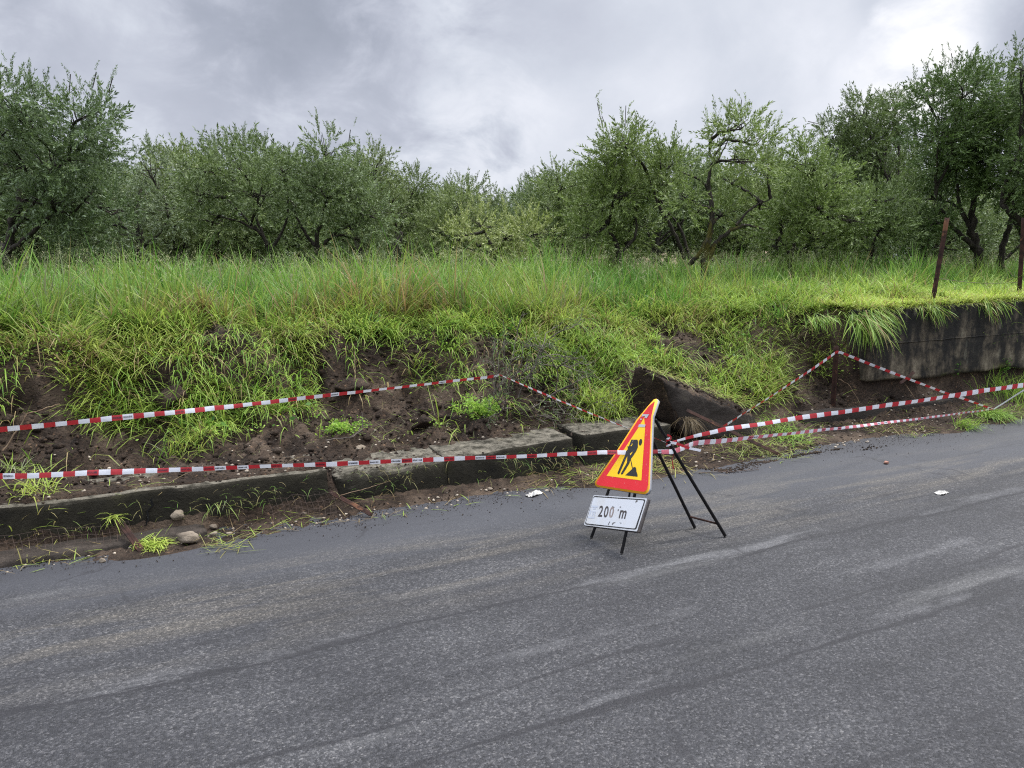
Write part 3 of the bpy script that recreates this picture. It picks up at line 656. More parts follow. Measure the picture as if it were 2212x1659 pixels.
# ------------------------------------------------------------------ barrier tape
def tape(label, pts, wds, period=.11, red='tred', twist=None, sag=.02, seed=0, text=(.0, .0), name='barrier_tape'):
    """pts: world points; wds: half width at each; a folded strip that sags between the points"""
    r = np.random.default_rng(seed); P = []; Wd = []; TW = []
    for i in range(len(pts) - 1):
        n = max(8, int(np.linalg.norm(pts[i + 1] - pts[i]) / .055)); t = np.linspace(0, 1, n, endpoint=(i == len(pts) - 2))
        q = pts[i] * (1 - t)[:, None] + pts[i + 1] * t[:, None]; q[:, 2] -= 4 * sag * t * (1 - t)
        P.append(q); Wd.append(wds[i] * (1 - t) + wds[i + 1] * t); TW.append((twist[i] * (1 - t) + twist[i + 1] * t) if twist else t * 0)
    P = np.concatenate(P); Wd = np.concatenate(Wd); TW = np.concatenate(TW)
    s = np.concatenate([[0], np.cumsum(np.linalg.norm(np.diff(P, axis=0), axis=1))])
    m = int(s[-1] / (period / 4)); ss = np.linspace(0, s[-1], m + 1)
    Q = np.stack([np.interp(ss, s, P[:, k]) for k in range(3)], 1); Wd = np.interp(ss, s, Wd); TW = np.interp(ss, s, TW)
    T = np.gradient(Q, axis=0); T /= np.linalg.norm(T, axis=1)[:, None]
    side = np.cross(T, [0, 0, 1.]); side /= np.linalg.norm(side, axis=1)[:, None]; up = np.cross(side, T)
    wb = .3 * np.sin(ss * 2.1 + seed) + .9 * (fbm(ss * 1.9 + seed, ss * 0, 3, seed) - .5) + TW; Wd = Wd * (.70 + .3 * fbm(ss * 4 + 5, ss * 0, 2, seed + 40)); Q = Q + up * ((fbm(ss * 3 + 2, ss * 0, 3, seed + 50) - .5) * .012)[:, None]
    ax = up * np.cos(wb)[:, None] + side * np.sin(wb)[:, None]; nn = np.cross(T, ax)
    cur = .12
    fold = nn * (Wd * cur)[:, None]
    vs = np.stack([Q + ax * Wd[:, None], Q + fold, Q - ax * Wd[:, None]], 1).reshape(-1, 3)
    f = []; fm = []
    for i in range(m):
        a = 3 * i; f += [[a, a + 3, a + 4, a + 1], [a + 1, a + 4, a + 5, a + 2]]
        fm += [int((i // 2) % 2)] * 2
    # small printing on some lengths
    vi = len(vs); extra = []; 
    for i in range(0, m - 2, 2):
        if r.random() < text[0]:
            x = .1
            while x < 1.7:
                wv = r.uniform(.04, .10); k = int(x); fr = x - k; fr2 = min(1., fr + wv)
                for sgn in (1, -1):
                    for (a0, a1) in (((.45, -.45)),):
                        c = lambda f_, h: (Q[i + k] * (1 - f_) + Q[i + k + 1] * f_) + ax[i + k] * Wd[i + k] * h + fold[i + k] * (1 - abs(h)) + nn[i + k] * .0012 * sgn
                        h1 = r.uniform(.25, .5); quad = [c(fr, h1), c(fr2, h1), c(fr2, -.35), c(fr, -.30)]
                        extra += quad; f.append([vi, vi + 1, vi + 2, vi + 3]); fm.append(2); vi += 4
                x += wv + r.uniform(.03, .09)
    if extra: vs = np.concatenate([vs, np.array(extra)])
    o = mesh_obj(name, vs, f, [MAT[red], MAT['twhite'], MAT['tink']], fmat=fm)
    tag(o, label, 'barrier tape', 'lengths of red and white barrier tape'); return o
KN = H2 + (F2 - H2) * .19                       # knot on the stand's rear leg
LEG2 = H2 + (F2 - H2) * .27
tape('upper left tape rising to the bare shrub, then dropping to the sign', [D(-420, 975, 3.9), D(0, 928, 4.3), D(1066, 812, 5.95), D(1076, 807, 5.97), KN + [-.01, .015, .0]], [.021, .018, .014, .009, .012], .118, text=(.18, 0), seed=1, sag=.012, twist=[0, 0, .4, .9, .9])
tape('lower left tape stretched low in front of the mossy blocks to the sign', [D(-420, 1045, 3.75), D(0, 1029, 3.93), D(1300, 978, 4.38), LEG2 + [0, .012, 0]], [.017, .016, .014, .013], .118, text=(.34, 0), seed=2, sag=.004)
tape('upper right tape, the widest, running from the sign past the picture edge', [KN, D(1560, 928, 4.55), D(2212, 832, 5.6), D(2500, 796, 6.1)], [.006, .015, .020, .020], .118, text=(.0, 0), seed=3, sag=.0, red='tred')
IR = G(2146, 884, .10)
tape('lower right tape, faded pink, running from the sign low along the road edge', [LEG2 + [-.10, -.01, .01], LEG2, D(1500, 958, 4.6), D(1850, 921, 5.9), D(2130, 886, 7.65), IR], [.016, .017, .017, .013, .009, .006], .118, text=(.2, 0), seed=5, sag=.0, red='tpink')
tape('white looking end of tape rising from the fallen iron bar to the right edge', [IR, D(2212, 842, 7.9), D(2330, 780, 8.2)], [.007, .017, .017], .30, seed=6, sag=.0, red='twhite')
STK = V(1806, 760, 5.12)
tape('thin back tape from the leaning rusty bar up over the upright stake and down right', [V(1561, 922, 4.86), STK + [-.012, -.02, 0], STK + [.012, -.02, 0], IR + [0, .01, 0]], [.014, .018, .015, .014], .125, seed=7, sag=.01, twist=[0, .5, .5, .2])
def knot():
    b = Buf(); r = np.random.default_rng(4); k = KN
    fr, wv, vs, fm = [], [], [], []
    for i in range(5):
        a = r.uniform(0, 6.28); pts = [k + np.array([.016 * math.cos(a + t), .016 * math.sin(a + t), (t - 1.5) * .006 + (i - 2) * .012]) for t in np.linspace(0, 4, 8)]
        for j, p in enumerate(pts):
            vs += [p + [0, 0, .006], p - [0, 0, .006]]
            if j: n = len(vs); fr.append([n - 4, n - 3, n - 1, n - 2]); fm.append(i % 2)
    # loose ends
    for j0, pts in enumerate(([k, k + [.05, -.01, -.012], k + [.13, -.03, -.045], k + [.20, -.05, -.062]], [LEG2, LEG2 + [-.012, .0, -.05], LEG2 + [-.005, 0, -.09], LEG2 + [.0, .0, -.105]])):
        for j, p in enumerate(pts):
            p = np.array(p); wv_ = .007 if j0 == 0 else (.004 + .004 * (j > 1)); vs += [p + [wv_ * .5, 0, wv_ * (1 if j0 == 0 else .3)], p - [wv_ * .5, 0, wv_ * (1 if j0 == 0 else .3)]]
            if j: n = len(vs); fr.append([n - 4, n - 3, n - 1, n - 2]); fm.append((1 if j0 == 0 and j != 2 else 0))
    o = mesh_obj('tape_knot', np.array(vs), fr, [MAT['tred'], MAT['twhite']], fmat=fm); tag(o, 'knotted tape ends hanging on the rear leg of the sign stand', 'tape knot')
knot()

# ------------------------------------------------------------------ iron posts and bars
def iron(label, P, Q, wd=.02, name='iron_post', group=None, angle=True, cat='iron post'):
    P = np.array(P, float); Q = np.array(Q, float); n = 14; t = np.linspace(0, 1, n)[:, None]; pts = P * (1 - t) + Q * t
    ax = (Q - P) / np.linalg.norm(Q - P); a = np.cross(ax, [.3, 1, .1]); a /= np.linalg.norm(a); b = np.cross(ax, a); th = .005
    if angle: prof = [(-wd, -wd), (wd, -wd), (wd, -wd + th), (-wd + th, -wd + th), (-wd + th, wd), (-wd, wd)]
    else: prof = [(wd * math.cos(x), wd * math.sin(x)) for x in np.linspace(0, 2 * math.pi, 9)[:-1]]
    k = len(prof); vs = (pts[:, None] + np.array([p[0] * a + p[1] * b for p in prof])[None]); vs = vs + .0012 * (rng.random(vs.shape) - .5)
    i = np.arange(n - 1)[:, None] * k; j = np.arange(k)[None]
    q = np.stack([i + j, i + (j + 1) % k, i + k + (j + 1) % k, i + k + j], -1).reshape(-1, 4).tolist() + [list(range(k))[::-1], list(range((n - 1) * k, n * k))]
    o = mesh_obj(name, vs.reshape(-1, 3), q, MAT['rust']); tag(o, label, cat, group); return o
g_ = 'rusty fence posts along the wall top'
pb_ = D(2014, 640, 8.0); pb_[2] = 1.08
iron('leaning rusty fence post on the wall, left of the edge one', pb_, D(2046, 470, 8.05), .016, group=g_)
pb_ = D(2200, 655, 8.8); pb_[2] = 1.1
iron('upright rusty fence post on the wall at the right picture edge', pb_, D(2212, 470, 8.8), .016, group=g_)
sb = V(1800, 872, 5.16); sb[2] = float(height(sb[0], sb[1])) - .1
iron('upright rusty stake in the soil carrying the back tape', sb, STK + [0, 0, .05], .017, name='iron_stake', cat='stake')
iron('long rusty bar leaning from the toppled wall chunk down to the road', V(1484, 886, 4.86), G(1688, 984, .01), .012, name='rusty_bar', cat='iron bar', group='rusty bars left in the debris')
iron('rusty bar sticking out of the long mossy block beside cut grass, lower left', V(255, 1122, 4.79), G(306, 1190, .012), .013, name='rusty_bar', cat='iron bar', group='rusty bars left in the debris')
iron('rusty bar lying in the rubble at the joint of the long and low blocks', V(712, 1062, 4.80), G(803, 1112, .02), .010, name='rusty_bar', cat='iron bar', group='rusty bars left in the debris')
iron('short rusty bar jutting up from the soil against the black wall', V(1945, 828, 5.0), V(1975, 803, 5.02), .011, name='rusty_bar', cat='iron bar', group='rusty bars left in the debris')
iron('dark iron bar lying at the road edge where the tapes are tied', IR + [-.05, 0, .0], IR + [.42, .05, .01], .014, name='rusty_bar', cat='iron bar', group='rusty bars left in the debris')
fr_ = Buf(); p1, p2 = D(2018, 600, 8.0), D(2201, 610, 8.8); t_ = np.linspace(0, 1, 20)[:, None]; pts_ = p1 * (1 - t_) + p2 * t_; pts_[:, 2] -= .03 * np.sin(t_[:, 0] * math.pi)
fr_.tube(pts_, .0025, 4); tag(fr_.obj('fence_wire', MAT['wire']), 'thin sagging wire strung between the two fence posts', 'wire')

# ------------------------------------------------------------------ rocks, litter
def lump(seed, r, sub=3, squash=(1, 1, .7), rough=.35, freq=2.4):
    bm = bmesh.new(); bmesh.ops.create_icosphere(bm, subdivisions=sub, radius=1)
    v = np.array([x.co[:] for x in bm.verts]); f = np.array([[a.index for a in p.verts] for p in bm.faces]); bm.free()
    rr = 1 + rough * n3(v * 1.0, freq * .6, seed) + rough * .45 * n3(v, freq * 1.8, seed + 5)
    # flat broken facets
    rg = np.random.default_rng(seed)
    for _ in range(13):
        d = rg.normal(size=3); d /= np.linalg.norm(d); h = rg.uniform(.48, .76); k = (v * rr[:, None]) @ d; rr = np.where(k > h, rr * h / np.maximum(k, 1e-6), rr)
    return v * rr[:, None] * np.array(squash) * r, f
def rock(label, px, py, r, seed, m='rock', name='rock', cat='rock', group='stones fallen at the road edge', sq=(1.1, .9, .8), z=None, sub=3, vplane=None):
    P = G(px, py) if vplane is None else V(px, py, vplane)
    zz = max(0., float(height(P[0], P[1]))) if z is None else z
    v, f = lump(seed, r, sub, sq); v = v + np.array([P[0], P[1], zz + r * sq[2] * .62])
    o = mesh_obj(name, v, f, MAT[m]); tag(o, label, cat, group); return o
rock('largest pale rock lying by the cut grass below the long block', 410, 1174, .060, 3)
rock('second pale rock, leaning on the block behind the largest one', 382, 1150, .050, 7, sq=(1, .8, .9))
rock('small tan rock right of the two largest rocks, upper of the pair', 461, 1146, .024, 9)
rock('small tan rock right of the two largest rocks, lower of the pair', 462, 1158, .022, 10)
rock('flat tan stone at the foot of the long block, right of the rock pair', 496, 1155, .020, 12, sq=(1.2, 1, .6))
rock('lone tan stone standing by the right end of the long block', 657, 1120, .020, 13)
rock('pair of pebbles fused to one lump at the asphalt edge, lower left', 222, 1214, .020, 15)
rock('whitish stone in the debris below the mossy block with the pale top', 1058, 1062, .024, 16, sq=(1.3, .9, .6))
rock('reddish stone alone on the asphalt at the right', 1915, 1002, .026, 17, 'redstone', sq=(1.2, 1, .6), group='litter and stones on the asphalt')
rock('pale stone dot on the asphalt below the mud trail', 1663, 1011, .009, 18, 'pebble', group='litter and stones on the asphalt')
def crumple(label, px, py, L_, Wd, h, seed, ang):
    P = G(px, py); n, m = 22, 12; a, b = np.meshgrid(np.linspace(-1, 1, n), np.linspace(-1, 1, m)); a = a.ravel(); b = b.ravel()
    x = a * L_ * (1 - .15 * b * b) * (1 + .3 * (fbm(b * 2 + 5, a * 0, 2, seed) - .5)); y = b * Wd * (1 + .5 * (fbm(a * 2 + 9, b * 0, 2, seed + 1) - .5))
    z = .004 + h * np.abs(fbm(a * 3 + 20, b * 3 + 20, 3, seed + 2) - .35) * 2 * (1 - .6 * np.maximum(abs(a), abs(b)))
    X = P[0] + x * math.cos(ang) - y * math.sin(ang); Y = P[1] + x * math.sin(ang) + y * math.cos(ang)
    i = np.arange(m - 1)[:, None] * n + np.arange(n - 1)[None]; q = np.stack([i, i + 1, i + n + 1, i + n], -1).reshape(-1, 4)
    o = mesh_obj('crumpled_paper', np.stack([X, Y, z], 1), q, MAT['paper'], smooth=False)
    tag(o, label, 'litter', 'litter and stones on the asphalt'); return o
crumple('crumpled white rag at the asphalt edge left of the sign', 1155, 1069, .075, .035, .04, 3, .5)
crumple('small white scrap of paper on the asphalt at the right', 2034, 1066, .055, .03, .022, 8, .2)

# ------------------------------------------------------------------ masks over the bank (surveyed outlines of bare soil)
def inpoly(x, y, poly):
    inside = np.zeros(len(x), bool); n = len(poly)
    for i in range(n):
        x1, y1 = poly[i]; x2, y2 = poly[(i + 1) % n]
        c = ((y1 > y) != (y2 > y)) & (x < (x2 - x1) * (y - y1) / (y2 - y1 + 1e-9) + x1); inside ^= c
    return inside
BARE = [[(60, 770), (110, 760), (125, 800), (60, 810)], [(1480, 812), (1500, 806), (1560, 830), (1530, 842)], [(880, 735), (925, 730), (940, 775), (890, 790)],[(-400, 775), (60, 785), (120, 800), (138, 845), (125, 900), (240, 940), (420, 955), (560, 938), (640, 900), (700, 915), (900, 905), (960, 925), (1260, 930), (1420, 925), (1600, 960), (1700, 950), (1740, 900), (1760, 880), (2120, 890), (2700, 860), (2700, 1300), (-400, 1500)],
        [(318, 785), (400, 785), (412, 860), (350, 880), (312, 855)], [(435, 712), (560, 722), (556, 820), (470, 832), (425, 790)], [(540, 760), (648, 770), (655, 860), (590, 875), (540, 835)],
        [(680, 758), (760, 740), (875, 760), (885, 860), (780, 880), (680, 862)], [(694, 862), (960, 850), (960, 905), (690, 915)], [(995, 728), (1130, 722), (1150, 810), (1060, 840), (985, 810)],
        [(1171, 815), (1240, 812), (1262, 905), (1160, 925), (1130, 870)], [(960, 825), (1180, 815), (1170, 930), (960, 930)], [(1416, 712), (1470, 715), (1570, 765), (1575, 800), (1500, 798), (1430, 760)], [(1255, 705), (1310, 705), (1315, 735), (1262, 735)],
        [(1701, 815), (1800, 812), (2050, 850), (2060, 885), (1740, 900), (1700, 850)], [(1345, 800), (1440, 800), (1610, 895), (1630, 960), (1470, 960), (1340, 870)], [(1786, 668), (1835, 672), (1840, 725), (1790, 720)]]
def bare(P):
    x, y = proj(P); x = x + 16 * (fbm(P[:, 0] * 7, P[:, 1] * 7, 2, 90) - .5) * 2; y = y + 12 * (fbm(P[:, 0] * 7 + 50, P[:, 1] * 7, 2, 91) - .5) * 2
    m = np.zeros(len(P), bool)
    for p in BARE: m |= inpoly(x, y, p)
    return m, x, y

# ------------------------------------------------------------------ grass
def blades(base, az, lean, bend, length, width, c0, c1, levels=3, droop_az=None):
    n = len(base); seg = length / levels; P = [base]; ca, sa_ = np.cos(az), np.sin(az)
    p = base.copy()
    for k in range(levels):
        ph = lean + bend * ((k + .5) / levels)
        p = p + np.stack([np.sin(ph) * ca * seg, np.sin(ph) * sa_ * seg, np.cos(ph) * seg], 1); P.append(p)
    tw = rng.uniform(-.9, .9, n); sx = np.stack([-np.sin(az + tw), np.cos(az + tw), np.zeros(n)], 1)
    prof = [.75, 1., .7][:levels] if levels == 3 else [.9, .8][:levels]
    V_ = []; C_ = []
    for k in range(levels):
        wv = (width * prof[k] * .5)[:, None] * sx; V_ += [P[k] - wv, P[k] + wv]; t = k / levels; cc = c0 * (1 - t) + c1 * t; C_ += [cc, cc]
    V_.append(P[levels]); C_.append(c1)
    m = 2 * levels + 1; VV = np.stack(V_, 1).reshape(-1, 3); CC = np.stack(C_, 1).reshape(-1, 3)
    o = (np.arange(n) * m)[:, None]
    q = np.concatenate([o + np.array([[2 * k, 2 * k + 1, 2 * k + 3, 2 * k + 2]]) for k in range(levels - 1)])
    t3 = o + np.array([[2 * levels - 2, 2 * levels - 1, 2 * levels]])
    return VV, q, t3, CC
class GrassBuf:
    def __init__(s): s.V = []; s.Q = []; s.T = []; s.C = []; s.n = 0
    def add(s, VV, q, t3, CC): s.V.append(VV); s.Q.append(q + s.n); s.T.append(t3 + s.n); s.C.append(CC); s.n += len(VV)
    def obj(s, name, label, cat, m='grass', kind='stuff'):
        o = mesh_obj(name, np.concatenate(s.V), [np.concatenate(s.Q), np.concatenate(s.T)], MAT[m], colors=np.concatenate(s.C)); tag(o, label, cat, kind=kind); return o
GREEN = np.array([.135, .295, .036]); LIME = np.array([.40, .56, .095]); DEEP = np.array([.030, .080, .015]); STRAW = np.array([.43, .33, .15]); YEL = np.array([.45, .49, .10]); BROWN = np.array([.17, .115, .06]); GREY = np.array([.23, .26, .14])
def frustum_ok(P, mx=140, my=60):
    x, y = proj(P); return (x > -mx) & (x < PW + mx) & (y < PH + my) & (y > -200)
def cmix(a, b, t): return a[None] * (1 - t)[:, None] + b[None] * t[:, None]
DW = -math.pi / 2                                       # downslope: towards the road
def tufted(u0, u1, v0, v1, dens, per, spread):
    """positions in tufts: returns blade u, v, outward azimuth and the tuft's own random numbers"""
    m = int((u1 - u0) * (v1 - v0) * dens / per); tu = rng.uniform(u0, u1, m); tv = rng.uniform(v0, v1, m); cnt = rng.poisson(per, m); idx = np.repeat(np.arange(m), cnt)
    sp = (spread * rng.uniform(.5, 1.5, m))[idx]; du = rng.normal(0, 1, len(idx)) * sp; dv = rng.normal(0, 1, len(idx)) * sp
    return tu[idx] + du, tv[idx] + dv, np.arctan2(dv, du), rng.random((m, 4))[idx]
def tall_grass():
    gb = GrassBuf()
    for (v0, v1, dens, wmul, hm) in ((5.35, 6.6, 1400, 1.1, .62), (6.6, 7.7, 1900, 1.15, .80), (7.7, 9.2, 1500, 1.2, .86), (9.2, 12, 800, 1.4, .80), (12, 17, 300, 2.0, .70), (17, 32, 60, 3.5, .7)):
        u1 = 5 + v1 * 2.9; u0 = -v1 * .30 - 1
        u, v, az, q = tufted(u0, u1, v0, v1, dens, 16 if v0 < 10 else 8, .045); n = len(u); z = height(u, v); P = np.stack([u, v, z - .02], 1)
        k = frustum_ok(P) & (rng.random(n) < .35 + .9 * fbm(u * 1.4, v * 1.4, 3, 101)) & (z > .86)
        if v0 < 6: k &= u > 5.95; k &= (v > 5.75) | (u < 6.3)
        x, y = proj(P); thin = (x > 1250) & (x < 1900) & (v < 7.1); k &= ~(thin & (q[:, 3] < .55)); k &= (v > 6.75 - .5 * (fbm(u * 1.5, v * 0, 2, 77) - .5)) | (v0 < 6) | (u > 5.6)
        b_, _, _ = bare(P); k &= ~b_
        P, x, az, q = P[k], x[k], az[k], q[k]; n = len(P)
        near_wall = (P[:, 0] > 6.2) & (P[:, 1] < 6.4)
        cl = fbm(P[:, 0] * 1.1 + 7, P[:, 1] * 1.1, 3, 103)
        h = (.26 + .40 * rng.random(n) ** 1.3) * hm * .92 * (.55 + .75 * cl) * (.68 + .6 * q[:, 0])
        h *= np.interp(x, [0, 300, 700, 1200, 1400, 1700, 1900, 2212], [.9, .95, 1.12, 1.12, .85, .95, 1.0, .85])
        h = np.where(near_wall, h * .5, h) * (1 + .30 * (q[:, 0] > .88))
        az = az + rng.normal(0, .5, n); lean = np.abs(rng.normal(.22, .2, n)); bend = np.abs(rng.normal(.75, .6, n))
        t = np.clip(fbm(P[:, 0] * 2.2, P[:, 1] * 2.2, 3, 105) * 1.5 - .55 + (q[:, 1] - .5) * .9 + rng.normal(0, .18, n) + .15, 0, 1)
        low = np.clip(1 - np.abs(P[:, 1] - 6.95) / .45, 0, 1) * np.interp(x, [250, 450, 850, 1100, 1500, 1900], [.1, 1, 1, .5, .3, .1])
        yel = np.clip((fbm(P[:, 0] * .8 + 4, P[:, 1] * 1.2, 2, 107) - .5) * 3 + rng.normal(0, .3, n) + low * .6, 0, 1)
        tip = cmix(GREEN * np.array([.9, 1., 1.]), LIME * np.array([.74, .88, 1.]), t); tip = tip * (1 - .35 * yel)[:, None] + YEL[None] * (.35 * yel)[:, None]
        grey = (q[:, 2] < .07)[:, None]; tip = np.where(grey, GREY[None], tip)
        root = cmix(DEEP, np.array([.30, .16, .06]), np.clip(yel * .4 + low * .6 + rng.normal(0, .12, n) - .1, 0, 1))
        strw = (rng.random(n) < .05 + .25 * low)[:, None]; tip = np.where(strw, STRAW[None] * .9, tip)
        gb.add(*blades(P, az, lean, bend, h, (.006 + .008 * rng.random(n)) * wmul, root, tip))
    gb.obj('tall_grass', 'tall bright green meadow grass covering the plateau under the olive trees', 'grass')
tall_grass()
def seed_stalks():
    gb = GrassBuf(); n = 9000
    u = rng.uniform(-3, 26, n); v = rng.uniform(7., 12.5, n); z = height(u, v); P = np.stack([u, v, z], 1); k = frustum_ok(P) & (rng.random(n) < fbm(u * .9, v * .9, 2, 111) * 1.3) & ((u < 5.6) | (v > 7.5)); P = P[k]; n = len(P)
    az = rng.uniform(0, 6.28, n); h = rng.uniform(.40, .70, n) * (.75 + .35 * fbm(P[:, 0], P[:, 1], 2, 113)); lean = rng.normal(.08, .08, n); bend = rng.uniform(.1, .6, n)
    c = cmix(GREEN * .9, np.array([.22, .24, .11]), rng.random(n))
    gb.add(*blades(P, az, lean, bend, h, np.full(n, .0045), c * .7, c))
    # drooping spikelets around the top of each stalk
    tipc = P + np.stack([np.sin(lean + bend * .5) * np.cos(az) * h, np.sin(lean + bend * .5) * np.sin(az) * h, np.cos(lean + bend * .5) * h * .97], 1)
    for j in range(9):
        off = tipc + np.stack([rng.normal(0, .018, n), rng.normal(0, .018, n), -rng.uniform(-.01, .13, n)], 1)
        cc = cmix(np.array([.20, .24, .09]), np.array([.34, .33, .19]), rng.random(n))
        gb.add(*blades(off, rng.uniform(0, 6.28, n), rng.uniform(1.2, 2.2, n), rng.uniform(.4, 1.0, n), rng.uniform(.022, .045, n), np.full(n, .007), cc * .8, cc, 2))
    gb.obj('seeding_grass', 'wild oat stalks with drooping seed heads standing above the meadow', 'grass')
seed_stalks()
def bank_grass():
    gb = GrassBuf()
    # layers: (count per m2, length range, lean mean, bend mean, width, palette)
    for (dens, l0, l1, lean_m, bend_m, wd, pal) in ((1900, .12, .30, .65, 1.1, .0085, 0), (2300, .06, .16, .95, .8, .0095, 1), (600, .22, .48, .5, 1.6, .0075, 2), (750, .14, .40, 1.25, .45, .0065, 3), (1000, .16, .40, .75, 1.35, .0080, 4)):
        u, v, taz, q4 = tufted(-3, 13, 4.95, 7.85, dens, 22 if pal != 4 else 95, .050 if pal != 4 else .075); n = len(u); z = height(u, v); P = np.stack([u, v, z - .008], 1)
        b_, x, y = bare(P); pat = fbm(u * 2.1 + 3, v * 2.1, 3, 121)
        k = frustum_ok(P) & ~(b_ & (rng.random(n) > (.02 if pal != 2 else .008))) & (z > .27) & (v > 5.22) & (rng.random(n) < .45 + .9 * pat)
        k &= (u < 6.3) | (v > 5.3)
        dry = np.clip(1 - np.hypot((x - 1715) / 165, (y - 745) / 75), 0, 1)          # dead, thin, brown patch left of the wall
        k &= ~((dry > .12) & (rng.random(n) < .45)); k &= (v < 7.0) | (rng.random(n) < .5)
        P, x, y, dry, taz, q4, pat = P[k], x[k], y[k], dry[k], taz[k], q4[k], pat[k]; tb, _, _ = bare(P + [0, -.12, -.05]); tb2, _, _ = bare(P + [0, -.20, -.14]); k = (~tb | (rng.random(len(P)) < (.20 if pal != 4 else .5))) & (~tb2 | (rng.random(len(P)) < .85)); P, x, y, dry, taz, q4, pat = P[k], x[k], y[k], dry[k], taz[k], q4[k], pat[k]; n = len(P); u, v = P[:, 0], P[:, 1]
        az = np.where(q4[:, 3] < .32, DW + (q4[:, 2] - .5) * 4.2 + rng.normal(0, .45, n), taz + rng.normal(0, .4, n)); az = np.where(rng.random(n) < .22 + .5 * (pal == 3), rng.uniform(0, 6.28, n), az) if pal != 4 else DW + (q4[:, 2] - .5) * 3.0 + rng.normal(0, .38, n)
        lean = np.clip(rng.normal(lean_m, .3, n), .05, 1.5); bend = np.abs(rng.normal(bend_m, .45, n)); ln = rng.uniform(l0, l1, n) * (.75 + .5 * pat)
        t = np.clip(fbm(u * 2.6, v * 2.6, 3, 125) * 1.6 - .45 + (q4[:, 0] - .5) * 1.1 + rng.normal(0, .2, n) + .25, 0, 1)
        lush = np.clip(1 - np.hypot((x - 1590) / 190, (y - 850) / 95), 0, 1) + np.clip(1 - np.hypot((x - 1310) / 120, (y - 820) / 90), 0, 1) * .8
        tip = cmix(GREEN, LIME, np.clip(t + lush * .5, 0, 1)); 
        lipm = np.exp(-((v - 6.42) / .2) ** 2) * (u < 5.6) * (fbm(u * 1.2 + 2, v, 2, 129) > .42); tip = tip * (1 - .6 * lipm)[:, None] + (YEL * .95)[None] * (.6 * lipm)[:, None]
        st = (rng.random(n) < .05 + .28 * lipm + .6 * dry + .35 * (q4[:, 1] < .10) + .12 * (fbm(u * 1.3, v * 1.3 + 9, 2, 127) > .58))[:, None]
        stc = cmix(STRAW, BROWN, np.clip(dry + rng.random(n) * .6, 0, 1)); tip = np.where(st, stc, tip)
        tip = tip * (1 - .35 * dry)[:, None] + GREY[None] * (.35 * dry)[:, None]
        if pal == 1: tip = tip * 1.05
        if pal == 4: tip = tip * .35 + (cmix(LIME, YEL, q4[:, 1] * .45)) * .66
        if pal == 3: tip = tip * .6 + (YEL * .42)[None]
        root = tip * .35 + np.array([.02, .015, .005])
        kk = rng.random(n) < (1 - .4 * dry)
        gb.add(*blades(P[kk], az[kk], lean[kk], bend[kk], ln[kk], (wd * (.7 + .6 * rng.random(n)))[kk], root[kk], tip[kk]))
    gb.obj('bank_grass', 'flattened and slumped green grass draped over the slipped bank', 'grass')
bank_grass()
